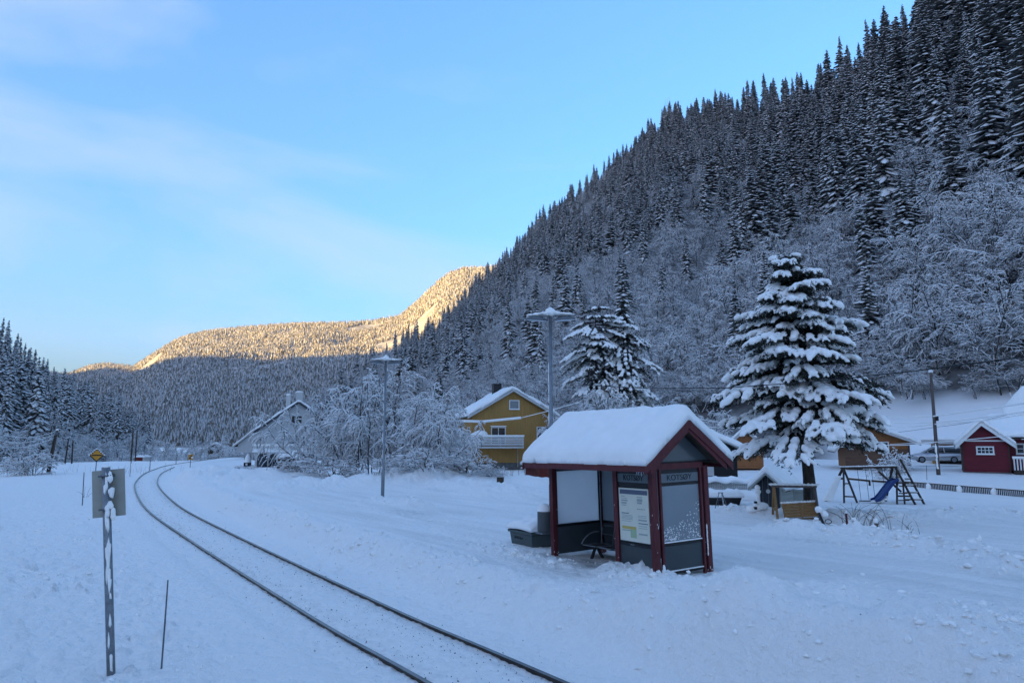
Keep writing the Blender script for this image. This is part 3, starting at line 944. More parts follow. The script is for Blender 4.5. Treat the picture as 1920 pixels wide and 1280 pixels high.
def spruce_mesh(seed, H, Rb, step=0.42, nb=7, droop=0.75, snow_w=0.62, taper=0.85, low=0.05, gaps=0.06, dark=None, mats_snow=snow_twig, jag=0.5):
    """(trunk, crown): whorls of drooping boughs, each with ragged needle fringes and snow lying along it"""
    r = np.random.RandomState(seed)
    dark = dark or needle_frost
    V, Q, M = [], [], []
    z = H * low
    K = 4
    ts = np.linspace(0, 1, K + 1)
    cnt = 0
    bare = False
    while z < H * 0.985:
        f = z / H
        n = max(3, int(nb * (1.05 - .55 * f) + r.rand() * 2))
        a0 = r.rand() * 6.283
        for i in range(n):
            if r.rand() < gaps: continue
            a = a0 + 6.283 * (i + .5 * r.rand()) / n
            L = (Rb * (1 - f) ** taper * (0.48 + .78 * r.rand()) + 0.12)
            dr = droop * (0.55 + .6 * r.rand()) * (1.0 - .35 * f) - .25 * f
            rad = L * ts
            zz = z - L * dr * ts ** 1.25 + L * 0.10 * dr * ts ** 4 + r.normal(0, .20)
            w = (0.155 * L + .09) * np.array([.35, .9, 1.0, .75, .12]) * (0.8 + .4 * r.rand())
            c, s = math.cos(a), math.sin(a)
            jit = 1 + jag * r.normal(0, .55, (2, K + 1))
            cx, cy = rad * c, rad * s
            hang = 0.55 * w + .05
            ctr = np.stack([cx, cy, zz + .05 + .10 * w], 1)
            sw = snow_w * (0.85 + .5 * r.rand())
            ls = np.stack([cx - s * w * sw, cy + c * w * sw, zz - hang * sw * .7], 1)
            rs = np.stack([cx + s * w * sw, cy - c * w * sw, zz - hang * sw * .7], 1)
            lf = np.stack([cx - s * w * jit[0], cy + c * w * jit[0], zz - hang * np.abs(jit[0]) * 1.25], 1)
            rf = np.stack([cx + s * w * jit[1], cy - c * w * jit[1], zz - hang * np.abs(jit[1]) * 1.25], 1)
            bt = np.stack([cx * .97, cy * .97, zz - hang * .9 - .05], 1)
            k = cnt * 6 * (K + 1)
            V.append(np.concatenate([ctr, ls, rs, lf, rf, bt]))
            e = K + 1
            for j in range(K):
                sn_here = r.rand() < .9 and not bare
                A = [k + x * e + j for x in range(6)]
                Bq = [x + 1 for x in A]
                Q += [(A[0], Bq[0], Bq[1], A[1]), (A[2], Bq[2], Bq[0], A[0]), (A[1], Bq[1], Bq[3], A[3]), (A[4], Bq[4], Bq[2], A[2]), (A[3], Bq[3], Bq[5], A[5]), (A[5], Bq[5], Bq[4], A[4])]
                M += [1 if sn_here else 0, 1 if (sn_here and r.rand() < .93) else 0, 0, 0, 0, 0]
            cnt += 1
            bare = r.rand() < .12
        z += step * (0.75 + .5 * r.rand()) * (1.0 - .35 * f)
    # leader and dark heart
    crown = np_mesh('crown', np.concatenate(V), Q, M, [dark, mats_snow])
    mb = MB()
    mb.tube([(0, 0, -1.5), (0, 0, H * .5), (0, 0, H * 1.0)], [H * .017, H * .011, .03], 6, 0)
    me = bpy.data.meshes.new('trunk')
    me.from_pydata(mb.v, [], mb.f)
    me.materials.append(bark)
    return me, crown

def tree_thing(name, meshes, label, cat, loc, rz=0, scale=1.0, group=None, tilt=(0, 0)):
    o = thing(name, label, cat, loc, rz, group)
    o.scale = (scale,) * 3 if not isinstance(scale, (tuple, list)) else scale
    o.rotation_euler = (tilt[0], tilt[1], rz)
    if isinstance(meshes[0], list):
        for m_ in meshes[0]: link('stem', m_, o)
    else:
        link('trunk', meshes[0], o)
    link('crown', meshes[1], o)
    return o

SPR = [spruce_mesh(100 + k, H, Rb, st, nb, dr, sw, tp) for k, (H, Rb, st, nb, dr, sw, tp) in enumerate([
    (20, 2.6, .58, 9, 1.15, .95, .75), (22, 2.4, .62, 9, 1.3, .9, .65), (18, 2.5, .55, 9, 1.05, 1.0, .85), (21, 2.9, .62, 9, 1.2, .95, .80), (16, 2.1, .50, 9, 1.1, 1.05, .80), (23, 2.6, .66, 9, 1.35, .85, .62)])]
SPR_H = [20, 22, 18, 21, 16, 23]
FRO = [frost_tree(200 + k, H, st, sp, n1, n2, n3, dr, rad, sn, mr, split=True) for k, (H, st, sp, n1, n2, n3, dr, rad, sn, mr) in enumerate([
    (12, 1, .50, 13, 7, 4, .22, .13, .045, .020), (11, 3, .46, 7, 6, 4, .30, .11, .045, .020), (13, 2, .42, 9, 6, 4, .18, .13, .042, .020), (10, 4, .50, 5, 6, 4, .38, .09, .05, .020), (12, 2, .55, 9, 6, 4, .42, .12, .05, .020)])]
FRO_H = [12, 11, 13, 10, 12]

# where they stand on the hill behind the cabins
def scatter(fn, tab, a0, a1, spacing, seed, umax=1.03, umin=0.0):
    r = np.random.RandomState(seed)
    rmax = tab[2].max() * 1.05
    x0, x1 = min(0, rmax * math.sin(R(a0))) - 5, max(0, rmax * math.sin(R(a1))) + 5
    gx, gy = np.meshgrid(np.arange(x0, x1, spacing), np.arange(0, rmax, spacing))
    gx = (gx + r.uniform(-.46, .46, gx.shape) * spacing).ravel()
    gy = (gy + r.uniform(-.46, .46, gy.shape) * spacing).ravel()
    az, rr = np.degrees(np.arctan2(gx, gy)), np.hypot(gx, gy)
    r1, r0 = np.interp(az, tab[0], tab[2]), np.interp(az, tab[0], tab[3])
    u = (rr - r0) / (r1 - r0)
    ok = (az > a0) & (az < a1) & (u > umin) & (u < umax)
    gx, gy, az, rr, u = gx[ok], gy[ok], az[ok], rr[ok], u[ok]
    return gx, gy, fn(az, rr), az, rr, u

hx, hy, hz_, haz, hr, hu_ = scatter(hill_right, RT, RT[0][0] + .3, 42, 5.2, 5)
bxp, byp = proj(hx, hy, hz_)
bound = np.interp(bxp, [560, 640, 720, 830, 900, 1000, 1100, 1200, 1300, 1400, 1500, 1600, 1700, 1800, 1920, 2000], [560, 600, 640, 700, 670, 540, 470, 450, 465, 515, 505, 490, 455, 425, 405, 390])
nz = pnoise(hx * .022, hy * .022, 95) * 130 + RN.normal(0, 45, len(hx))
above = byp < bound + nz
pocket = pnoise(hx * .03 + 9, hy * .03, 97) > 0.42
sp_mask = np.where(above, np.where(pocket, RN.rand(len(hx)) < .25, RN.rand(len(hx)) < .92), RN.rand(len(hx)) < np.where(bxp < 1350, .13, .03))
lowbare = (hu_ < 0.10) & (bxp > 1250)
keep = (bxp > 430) & (bxp < 2250) & ~((byp > 742) & (bxp > 1560)) & ~((byp > 770) & (bxp > 1200))
keep &= np.where(sp_mask, RN.rand(len(hx)) < .50, RN.rand(len(hx)) < .80)
TREES = []     # (kind, x, y, z, variant, scale, rz, width scale)
def sink(z): return z - 0.3
for i in np.nonzero(keep)[0]:
    if sp_mask[i]:
        k = rnd.randrange(6)
        want = (18.5 + 8 * sstep(1150, 1700, bxp[i])) * (0.50 + .66 * rnd.random() ** .8)
        TREES.append(['s', hx[i], hy[i], hz_[i] - .3, k, want / SPR_H[k], rnd.random() * 6.28, 1.1 + .55 * rnd.random(), bxp[i], byp[i], 'r', hu_[i]])
    else:
        k = rnd.randrange(5)
        want = (9.5 + 4.5 * sstep(1300, 1750, bxp[i]) * sstep(330, 180, hr[i])) * (0.65 + .6 * rnd.random())
        TREES.append(['f', hx[i], hy[i], hz_[i] - .2, k, want / FRO_H[k], rnd.random() * 6.28, 1.0, bxp[i], byp[i], 'r', hu_[i]])
lx, ly, lz, laz, lr, lu = scatter(hill_left, LT, -52, LT[0][-1], 6.6, 6)
bx2, by2 = proj(lx, ly, lz)
for i in range(len(lx)):
    if bx2[i] < -250 or rnd.random() < .12: continue
    foot = lu[i] < 0.09 + .06 * rnd.random() or (by2[i] > 800 and bx2[i] > 150 and rnd.random() < .3)
    if foot or rnd.random() < .06:
        k = rnd.randrange(5)
        TREES.append(['f', lx[i], ly[i], lz[i] - .2, k, (7 + 5 * rnd.random()) / FRO_H[k], rnd.random() * 6.28, 1.0, bx2[i], by2[i], 'l', lu[i]])
    else:
        k = rnd.randrange(6)
        TREES.append(['s', lx[i], ly[i], lz[i] - .3, k, 20 * (.68 + .45 * rnd.random()) / SPR_H[k], rnd.random() * 6.28, 0.95 + .4 * rnd.random(), bx2[i], by2[i], 'l', lu[i]])
# brush along the far bank and by the river on the other side of the field
for i in range(150):
    px = rnd.uniform(-60, 640)
    Y = rnd.uniform(150, 260)
    p = at(px, 850, Y)
    k = rnd.randrange(5)
    TREES.append(['f', p.x, Y, gz1(p.x, Y) - .3, k, rnd.uniform(5, 9) / FRO_H[k], rnd.random() * 6.28, 1.15, px, 860, 'b', 0.0])

def inst_stuff(name, label, protos, pts):
    """one object: the protos' meshes set out on points (variant, turn, size)"""
    me = bpy.data.meshes.new(name)
    me.vertices.add(len(pts))
    A = np.array([[p[0], p[1], p[2]] for p in pts], np.float32)
    me.vertices.foreach_set('co', A.ravel())
    for nm, ty, vals in (('variant', 'INT', [p[3] for p in pts]), ('turn', 'FLOAT', [p[5] for p in pts])):
        at_ = me.attributes.new(nm, ty, 'POINT')
        at_.data.foreach_set('value', np.array(vals, np.int32 if ty == 'INT' else np.float32))
    at_ = me.attributes.new('size', 'FLOAT_VECTOR', 'POINT')
    at_.data.foreach_set('vector', np.array([[p[4] * p[6], p[4] * p[6], p[4]] for p in pts], np.float32).ravel())
    o = link(name, me)
    tag(o, label, None, None, 'stuff')
    ng = bpy.data.node_groups.new(name, 'GeometryNodeTree')
    ng.interface.new_socket('Geometry', in_out='INPUT', socket_type='NodeSocketGeometry')
    ng.interface.new_socket('Geometry', in_out='OUTPUT', socket_type='NodeSocketGeometry')
    N = ng.nodes.new
    gi, go, jn = N('NodeGroupInput'), N('NodeGroupOutput'), N('GeometryNodeJoinGeometry')
    def attr(nm, ty):
        x = N('GeometryNodeInputNamedAttribute')
        x.data_type = ty
        x.inputs['Name'].default_value = nm
        return x
    va, tu, si = attr('variant', 'INT'), attr('turn', 'FLOAT'), attr('size', 'FLOAT_VECTOR')
    cx_ = N('ShaderNodeCombineXYZ')
    ng.links.new(tu.outputs[0], cx_.inputs['Z'])
    for k, objs in enumerate(protos):
        cmp_ = N('FunctionNodeCompare')
        cmp_.data_type = 'INT'
        cmp_.operation = 'EQUAL'
        ng.links.new(va.outputs[0], cmp_.inputs[2])
        cmp_.inputs[3].default_value = k
        for ob in objs:
            oi = N('GeometryNodeObjectInfo')
            oi.transform_space = 'ORIGINAL'
            oi.inputs['Object'].default_value = ob
            oi.inputs['As Instance'].default_value = True
            ip = N('GeometryNodeInstanceOnPoints')
            ng.links.new(gi.outputs[0], ip.inputs['Points'])
            ng.links.new(cmp_.outputs[0], ip.inputs['Selection'])
            ng.links.new(oi.outputs['Geometry'], ip.inputs['Instance'])
            ng.links.new(cx_.outputs[0], ip.inputs['Rotation'])
            ng.links.new(si.outputs[0], ip.inputs['Scale'])
            ng.links.new(ip.outputs[0], jn.inputs[0])
    ng.links.new(jn.outputs[0], go.inputs[0])
    md = o.modifiers.new('instances', 'NODES')
    md.node_group = ng
    return o

def in_view(T):
    return -40 < T[8] < 1960
def size_of(T):
    H = (SPR_H if T[0] == 's' else FRO_H)[T[4]] * T[5]
    return H / math.hypot(T[1], T[2])
proto_s, proto_f = {}, {}
LAB = {'sr1': ('tall dark spruce dusted with snow, high on the steep hillside', 'spruces on the hillside behind the houses'),
       'sr2': ('snow-dusted spruce standing among frosted bare trees on the lower hillside', 'spruces on the hillside behind the houses'),
       'sl': ('dark spruce in the shaded wood on the hillside across the track', 'spruces of the wood across the track'),
       'fr': ('bare frosted broadleaf tree on the hillside behind the houses', 'frosted bare trees on the hillside'),
       'fl': ('frosted bare tree at the foot of the dark wood across the track', 'frosted trees below the wood across the track'),
       'fb': ('low frosted tree on the riverbank beyond the snowy field', 'frosted trees on the riverbank')}
def zone_label(T, key):
    _, grp = LAB[key]
    px, u = T[8], T[11]
    tone = ['broad', 'narrow'][0 if T[7] > 1.24 else 1] if T[0] == 's' else ['upright', 'spreading', 'straight', 'bushy', 'drooping'][T[4]]
    w = ['small', 'middling', 'tall'][0 if T[5] < .78 else 1 if T[5] < .98 else 2] + ' ' + tone
    if T[10] == 'r':
        where = ['behind the tall frosted bushes', 'above the free-standing lamp post', 'above the yellow house', 'above the tall lamp head', 'above the shelter roof', 'above the shelter gable', 'up-slope left of the big snowy tree', 'behind the big snowy tree', 'above the wide brown cabin', 'above the utility pole', 'above the red house'][int(np.searchsorted([700, 860, 1000, 1100, 1200, 1320, 1420, 1560, 1680, 1790], px))]
        h = 'foot' if u < .12 else 'low slope' if u < .24 else 'lower middle slope' if u < .38 else 'middle slope' if u < .50 else 'upper middle slope' if u < .64 else 'upper slope' if u < .88 else 'skyline crest'
        if key[0] == 's': return f'{w} snowy spruce, {h}, {where}', grp
        return f'{w} frosted bare tree, {h}, {where}', grp
    if T[10] == 'l':
        where = 'at the left photo edge' if px < 45 else 'behind the leaning field pole' if px < 105 else 'behind the two tall dark poles' if px < 160 else 'above the diamond sign' if px < 215 else 'near the red hut'
        h = 'foot' if u < .15 else 'lower part' if u < .45 else 'upper part' if u < .8 else 'skyline'
        return (f'{w} dark spruce, wood {h}, {where}' if key[0] == 's' else f'{w} frosted bare tree, wood {h}, {where}'), grp
    where = 'below the wood at the photo edge' if px < 90 else 'between field pole and diamond sign' if px < 190 else 'beside the red hut' if px < 300 else 'beyond the yellow track marker' if px < 420 else 'behind the barn and white house' if px < 560 else 'behind the frosted bushes'
    return f'{w} low frosted tree on the riverbank {where}', grp
for kind, meshes, store, nm, cat in (('s', SPR, proto_s, 'spruce_tree', 'spruce'), ('f', FRO, proto_f, 'frosted_tree', 'tree')):
    L = sorted([T for T in TREES if T[0] == kind and in_view(T)], key=size_of, reverse=True)
    # those wholly behind nearer trees show little: spread the named ones by taking what stands clear of larger neighbours first
    grid, front, back = {}, [], []
    for T in L:
        key = (int(T[8] // 13), int(T[9] // 20))
        (front if grid.setdefault(key, 0) < 1 else back).append(T)
        grid[key] += 1
    LIM = 286 if kind == 's' else 200
    named = (L[:LIM] if kind == 's' else L[:LIM])
    ids = {id(T) for T in named}
    for T in named:
        key = kind + T[10]
        if key == 'sr': key = 'sr1' if T[9] < np.interp(T[8], [600, 830, 1000, 1300, 1500, 1700, 1920], [600, 690, 520, 450, 480, 420, 330]) else 'sr2'
        lab, grp = zone_label(T, key)
        loc = (T[1], T[2], T[3])
        sc = (T[5] * T[7], T[5] * T[7], T[5])
        tl = (rnd.gauss(0, .03), rnd.gauss(0, .03))
        if T[4] not in store:
            store[T[4]] = tree_thing(nm, meshes[T[4]], lab, cat, loc, T[6], sc, grp, tl)
        else:
            dup(store[T[4]], loc, T[6], sc, tl, lab, grp)
    rest = [T for T in TREES if T[0] == kind and id(T) not in ids]
    protos = [tuple(store[k].children) for k in range(len(meshes))]
    inst_stuff('spruce_forest' if kind == 's' else 'frosted_woodland', 'spruces of the hillside forest too many to count' if kind == 's' else 'frosted bare woodland filling the hillside', protos,
               [(T[1], T[2], T[3], T[4], T[5], T[6], T[7]) for T in rest])
    print(kind, len(L), 'in view', len(rest), 'rest')
# undergrowth between the trunks
ug = []
for i in range(len(hx)):
    if bxp[i] < 430 or bxp[i] > 2200 or (byp[i] > 745 and bxp[i] > 1560) or (byp[i] > 775 and bxp[i] > 1200): continue
    for _ in range(1 if hr[i] > 300 else 2 if hr[i] > 170 else 5):
        ug.append((hx[i] + rnd.uniform(-4, 4), hy[i] + rnd.uniform(-4, 4), hz_[i] - .5, rnd.randrange(5), rnd.uniform(.30, .58), rnd.random() * 6.28, 1.5))
inst_stuff('undergrowth', 'frosted undergrowth between the hillside trunks', [tuple(proto_f[k].children) for k in range(5)], ug)

# ------------------------------------------------------------------ far forest: tens of thousands of small crowns in one mesh
def far_forest(name, label, fn, tab, a0, a1, N, seed, hmin, hmax, umin=0.0):
    r = np.random.RandomState(seed)
    az = r.uniform(a0, a1, N)
    r1, r0 = np.interp(az, tab[0], tab[2]), np.interp(az, tab[0], tab[3])
    u = umin + (1.02 - umin) * r.rand(N)
    rr = r0 + u * (r1 - r0)
    X, Y, Z = rr * np.sin(np.radians(az)), rr * np.cos(np.radians(az)), fn(az, rr)
    thin = pnoise(X * .006, Y * .006, 12) > -0.55
    X, Y, Z = X[thin], Y[thin], Z[thin]
    n = len(X)
    H = r.uniform(hmin, hmax, n)
    Wd = H * r.uniform(.10, .19, n)
    tiers, S = 3, 5
    V, Q, M = [], [], []
    base = 0
    for t_ in range(tiers):
        zb, zt = H * (0.05 + .27 * t_), H * (0.52 + .24 * t_)
        w = Wd * (1.0 - .27 * t_)
        th = r.rand(n) * 6.28
        ring = []
        for s in range(S):
            a = th + 6.283 * s / S
            k = w * r.uniform(.6, 1.35, n)
            ring.append(np.stack([X + k * np.cos(a), Y + k * np.sin(a), Z - .5 + zb + r.normal(0, .05, n) * H], -1))
        apex = np.stack([X, Y, Z - .5 + zt], -1)
        v = np.stack(ring + [apex], 1)
        V.append(v.reshape(-1, 3))
        b = base + (S + 1) * np.arange(n)[:, None, None]
        f = np.array([(s, (s + 1) % S, S) for s in range(S)])[None]
        Q.append((b + f).reshape(-1, 3))
        M.append((r.rand(n * S) < r.uniform(.25, .8, n).repeat(S)).astype(int))
        base += n * (S + 1)
    me = np_mesh(name, np.concatenate(V), np.concatenate(Q), np.concatenate(M), [needle_far, snow_far])
    return tag(link(name, me), label, kind='stuff')
far_forest('mountain_forest', 'snowy forest covering the far sunlit mountain', hill_far, FT, -36, 4, 75000, 3, 7, 13)
# ------------------------------------------------------------------ the shelter on the platform
sh = thing('platform_shelter', 'dark red open-sided platform shelter with snowy gabled roof and two KOTSØY panels', 'shelter', SH_A, SH_RZ)
sh.rotation_euler = (Matrix.Rotation(R(-1.3), 3, 'Y') @ Matrix.Rotation(SH_RZ, 3, 'Z')).to_euler()
WX, LY, MY = 1.50, 3.5, 1.12
def post(x, y, h, w=0.13, name='post', z0=-0.25):
    MB().bx(x - w / 2, x + w / 2, y - w / 2, y + w / 2, z0, h).build(name, red, sh, bevel=.006)
for (x, y) in ((0, 0), (0, MY), (0, LY), (WX, 0), (WX, LY)):
    post(x, y, 2.18)
post(0.16, -0.035, 2.16, 0.06)
post(WX - 0.16, -0.035, 2.16, 0.06)
post(WX, LY / 2, 2.18, .09)
# beams
for a, b2_ in (((0, .07, 2.2), (0, LY - .07, 2.2)), ((WX, .07, 2.2), (WX, LY - .07, 2.2))):
    MB().bar(a, b2_, .10, .13).build('beam', red, sh)
MB().bx(.067, WX - .067, -.055, .045, 2.13, 2.26).build('beam', red, sh, bevel=.005)
MB().bx(.067, WX - .067, LY - .05, LY + .05, 2.13, 2.26).build('beam', red, sh)
# roof: two slopes, boards round the edge
RX, RZ0, RZ1, HW, OY0, OY1 = WX / 2, 2.25, 3.17, 1.25, -0.36, 4.02
def roofz(x):
    return RZ0 + (RZ1 - RZ0) * (1 - np.abs(np.asarray(x, float) - RX) / HW)
for s in (-1, 1):
    mb = MB()
    x0 = RX + s * HW
    vs = [(RX, OY0, RZ1 - .06), (x0, OY0, RZ0 - .06), (x0, OY1, RZ0 - .06), (RX, OY1, RZ1 - .06)]
    vs += [(x, y, z + .05) for x, y, z in vs]
    mb.add(vs, [(0, 1, 2, 3), (7, 6, 5, 4), (0, 4, 5, 1), (1, 5, 6, 2), (2, 6, 7, 3), (3, 7, 4, 0)])
    mb.build('roof', wood_dk, sh)
    # eave board
    MB().bx(x0 - .012 if s < 0 else x0 - .02, x0 + .02 if s < 0 else x0 + .012, OY0 + .03, OY1 - .03, RZ0 - .13, RZ0 + .005).build('fascia_board', red, sh, bevel=.004)
    for yy, sg in ((OY0, -1), (OY1, 1)):
        for k, (drop, hgt, off) in enumerate(((.0, .17, .0), (.125, .13, .028))):
            a = (RX, yy - sg * off, RZ1 + .01 - drop)
            e = (x0, yy - sg * off, RZ0 + .01 - drop)
            mb = MB()
            d_ = .034
            pts = [(a[0], a[2]), (e[0] + s * (.03 if k == 0 else -.14), e[2] - s * 0 - (.03 if k == 0 else -.10) * (RZ1 - RZ0) / HW), (e[0] + s * (.03 if k == 0 else -.14), e[2] - hgt - (.03 if k == 0 else -.10) * (RZ1 - RZ0) / HW), (a[0], a[2] - hgt * 1.22)]
            mb.prism(pts, a[1] - d_ / 2, a[1] + d_ / 2)
            mb.build('barge_board', red, sh, bevel=.004)
# glazed gable
gz0 = 2.27
MB().prism([(RX, roofz(RX) - .20), (RX - .92, gz0 + .01), (RX + .92, gz0 + .01)], -.01, .01).build('gable_pane', gable_glass, sh)
MB().prism([(RX, roofz(RX) - .20), (RX - .92, gz0 + .01), (RX + .92, gz0 + .01)], LY - .01, LY + .01).build('gable_pane', frost_thin, sh)
MB().bx(RX - .95, RX + .95, -.03, .03, gz0 - .006, gz0 + .022).build('gable_sill', black, sh)
# snow blanket
def rz_snow(x, y):
    d = np.asarray(x, float) - RX
    return RZ1 + .16 - (RZ1 - RZ0) / HW * (np.sqrt(d * d + .16 ** 2)) + .0 * y
xs = edge_spaced(RX - HW - .015, RX + HW + .015, 30, .22)
ys = edge_spaced(OY0 - .03, OY1 + .05, 44, .3)
def base_roof(x, y):
    return roofz(np.clip(x, RX - HW, RX + HW)) + .0 * y - .005
X_, Y_ = np.meshgrid(xs, ys, indexing='ij')
def snow_surface(x, y):
    return base_roof(x, y)
class _T: pass
snow_cap('roof_snow', sh, xs, ys, lambda x, y: np.minimum(base_roof(x, y), RZ1 - .0 * x) - .0, .34, .26, bulge=.05, amp=.014, nk=.06, nsc=2.2, seed=3, T_edge=.30, wavy=.02)

def glazed(name_z, axis, a0, a1, pos, face, parts, low=True, frame=black):
    """a wall bay: parts = list of (name, z0, z1, material, proud)"""
    for nm, z0, z1, m, th in parts:
        mb = MB()
        if axis == 'y':
            mb.bx(pos - th / 2, pos + th / 2, a0, a1, z0, z1)
        else:
            mb.bx(a0, a1, pos - th / 2, pos + th / 2, z0, z1)
        mb.build(nm, m, sh)
# bay with the timetable (track side, nearest): x = 0, y .07...1.43
glazed('', 'y', .068, MY - .068, 0.0, -1, [('bay_frame', 2.05, 2.14, black, .05), ('name_panel', 1.865, 2.045, sign_band, .045), ('bay_frame', 1.775, 1.86, black, .05), ('notice_case', .62, 1.77, black, .04), ('bay_frame', .555, .615, black, .06), ('lower_panel', .02, .55, grey_panel, .04)])
po = MB().bx(-.036, -.021, .11, MY - .10, .65, 1.745).build('poster', poster_m, sh)
def prt(y0, y1, z0, z1, m):      # y measured from the left edge as one reads it: left is far (high y)
    L_, T_ = MY - .10, 1.745
    w_, h_ = MY - .21, 1.095
    mb = MB().bx(-.0385, -.036, L_ - w_ * y1, L_ - w_ * y0, T_ - h_ * z1, T_ - h_ * z0)
    return mb, m
PR = {}
for y0, y1, z0, z1, m in [(.04, .97, .03, .115, 'h'), (.08, .2, .15, .165, 't'), (.08, .28, .19, .20, 't'), (.08, .30, .225, .25, 't'), (.08, .26, .27, .30, 't'), (.08, .24, .32, .335, 't'), (.08, .33, .47, .485, 'h'), (.08, .45, .51, .52, 't'), (.08, .46, .535, .545, 't'), (.08, .44, .56, .57, 't'), (.08, .46, .585, .595, 't'), (.08, .40, .62, .63, 't'),
                          (.62, .80, .15, .17, 't'), (.62, .80, .19, .24, 't'), (.62, .78, .25, .285, 't'), (.62, .66, .375, .388, 'h'), (.69, .72, .375, .388, 'h'), (.74, .77, .375, .388, 'h'), (.79, .82, .375, .388, 'h'), (.84, .87, .375, .388, 'h'), (.64, .92, .50, .51, 't'), (.64, .90, .53, .54, 't'), (.64, .92, .57, .60, 't'), (.64, .95, .64, .655, 'h'), (.64, .92, .69, .70, 't'), (.64, .92, .73, .74, 't'), (.64, .92, .83, .86, 't'),
                          (.08, .56, .72, .775, 'y'), (.08, .36, .79, .81, 't'), (.36, .56, .775, .93, 'g'), (.08, .36, .83, .95, 'p')]:
    mb, _ = prt(y0, y1, z0, z1, m)
    PR.setdefault(m, []).append(mb)
for m, l in PR.items():
    if m == 'p': continue
    j = MB()
    for x in l: j.add(x.v, x.f)
    jo = j.build({'h': 'heading_print', 't': 'text_print', 'y': 'yellow_print', 'g': 'map_print'}[m], {'h': poster_hd, 't': poster_tx, 'y': poster_ye, 'g': poster_gr}[m], po)
    jo['kind'] = 'stuff'
MB().bx(-.034, -.030, .60, .72, .572, .590).build('case_lock', steel, sh)
# letters: on the track side and on the gable end
Mx = Matrix.Translation((-.026, MY / 2 + .0, 1.955)) @ Matrix.Rotation(R(-90), 4, 'Z') @ Matrix.Rotation(R(90), 4, 'X')
text_mesh('lettering', 'KOTSØY', .165, ink, sh, Mx, .003, .95)
My = Matrix.Translation((WX / 2 - .01, -.026, 1.955)) @ Matrix.Rotation(R(90), 4, 'X')
text_mesh('lettering', 'KOTSØY', .165, ink, sh, My, .003, 1.12)
# gable end bay
glazed('', 'x', .20, WX - .20, 0.0, -1, [('bay_frame', 2.05, 2.128, black, .05), ('name_panel', 1.865, 2.045, sign_band, .045), ('bay_frame', 1.80, 1.86, black, .05), ('misted_pane', .66, 1.795, frost_thin, .03), ('bay_frame', .59, .655, black, .06), ('lower_panel', .10, .585, grey_panel, .04)])
MB().bx(.20, WX - .20, -.05, -.02, .655, .675).build('snow_line', snow, sh)
fl = MB()                                                     # flakes blown against the lower part of the glass
for i in range(330):
    x = .22 + (WX - .44) * rnd.random()
    f = (x - .22) / (WX - .44)
    z = .70 + rnd.random() ** 1.7 * (.26 + .55 * f ** 2.2)
    if abs(f - .55) < .12 and z < .86 and rnd.random() < .8: continue
    q = .004 + .008 * rnd.random() ** 2
    fl.box((x, -.018, z), (q * 2, .008, q * 2), 0, 0, Matrix.Rotation(rnd.random() * 3, 4, 'Y'))
o_ = fl.build('snow_flakes', snow, sh)
o_['kind'] = 'stuff'
# far end: frost coated pane, seen from inside
glazed('', 'x', .068, WX - .068, LY, -1, [('bay_frame', 2.02, 2.128, grey_panel, .05), ('lower_panel', .05, .68, grey_panel, .04), ('bay_frame', .685, .75, black, .06), ('frosted_pane', .755, 2.015, frost, .02)])
for x in (.085, WX - .085):
    MB().bx(x - .017, x + .017, LY - .035, LY - .012, .76, 2.01).build('glazing_bar', black, sh)
# back wall in two bays
for y0, y1 in ((.068, LY / 2 - .05), (LY / 2 + .05, LY - .068)):
    glazed('', 'y', y0, y1, WX, 1, [('bay_frame', 2.02, 2.13, grey_panel, .05), ('lower_panel', .05, .68, grey_panel, .04), ('bay_frame', .685, .75, black, .06), ('misted_pane', .755, 2.015, back_glass, .02)])
MB().tube([(WX - .12, LY - .12, 0), (WX - .12, LY - .12, 2.2)], .014, 6).build('drain_pipe', steel, sh)
MB().bx(.05, WX - .05, -.05, LY, -.05, .02).build('floor_slab', concrete, sh) if False else None
# snow banked on the sills
dm = MB()
dm.bx(.22, WX - .22, -.055, .04, .035, .095)
dm.build('bottom_rail', black, sh)
MB().bx(.22, WX - .22, -.07, .0, .088, .104).build('snow_line', snow, sh)

fk = MB()
for x, y in ((0, 0), (0, MY), (0, LY), (WX, 0)):
    for k in range(7):
        z = rnd.random() ** 2.5 * 1.5
        q = .006 + .010 * rnd.random() ** 2
        sd = rnd.random() < .5
        fk.blob((x - .068 if sd else x + rnd.uniform(-.06, .06), y + rnd.uniform(-.06, .06) if sd else y - .068, z), (q if not sd else .004, q if sd else .004, q * rnd.uniform(1, 3)), None, 1, .2)
for k in range(7):
    fk.blob((WX - .07, -.07, .35 + .09 * k), (.018, .014, .07), None, 1, .2)
for x, y, h_ in ((0, MY, .20), (.12, -.06, .22), (-.06, .10, .16)):
    for k in range(4):
        fk.blob((x, y - .03, -.05 + h_ * k / 3), (.10 - .022 * k, .08 - .016 * k, .08), None, 2, .15)
fo = fk.build('snow_flecks', snow, sh, smooth=True)
fo['kind'] = 'stuff'
ic = MB()
for k in range(5):
    y = OY0 + .06 + .05 * k + rnd.uniform(0, .03)
    ic.tube([(RX - HW, y, RZ0 - .12), (RX - HW, y, RZ0 - .14 - .10 * rnd.random())], [.008, .001], 6)
io = ic.build('icicles', lens_m, sh)
io['kind'] = 'stuff'
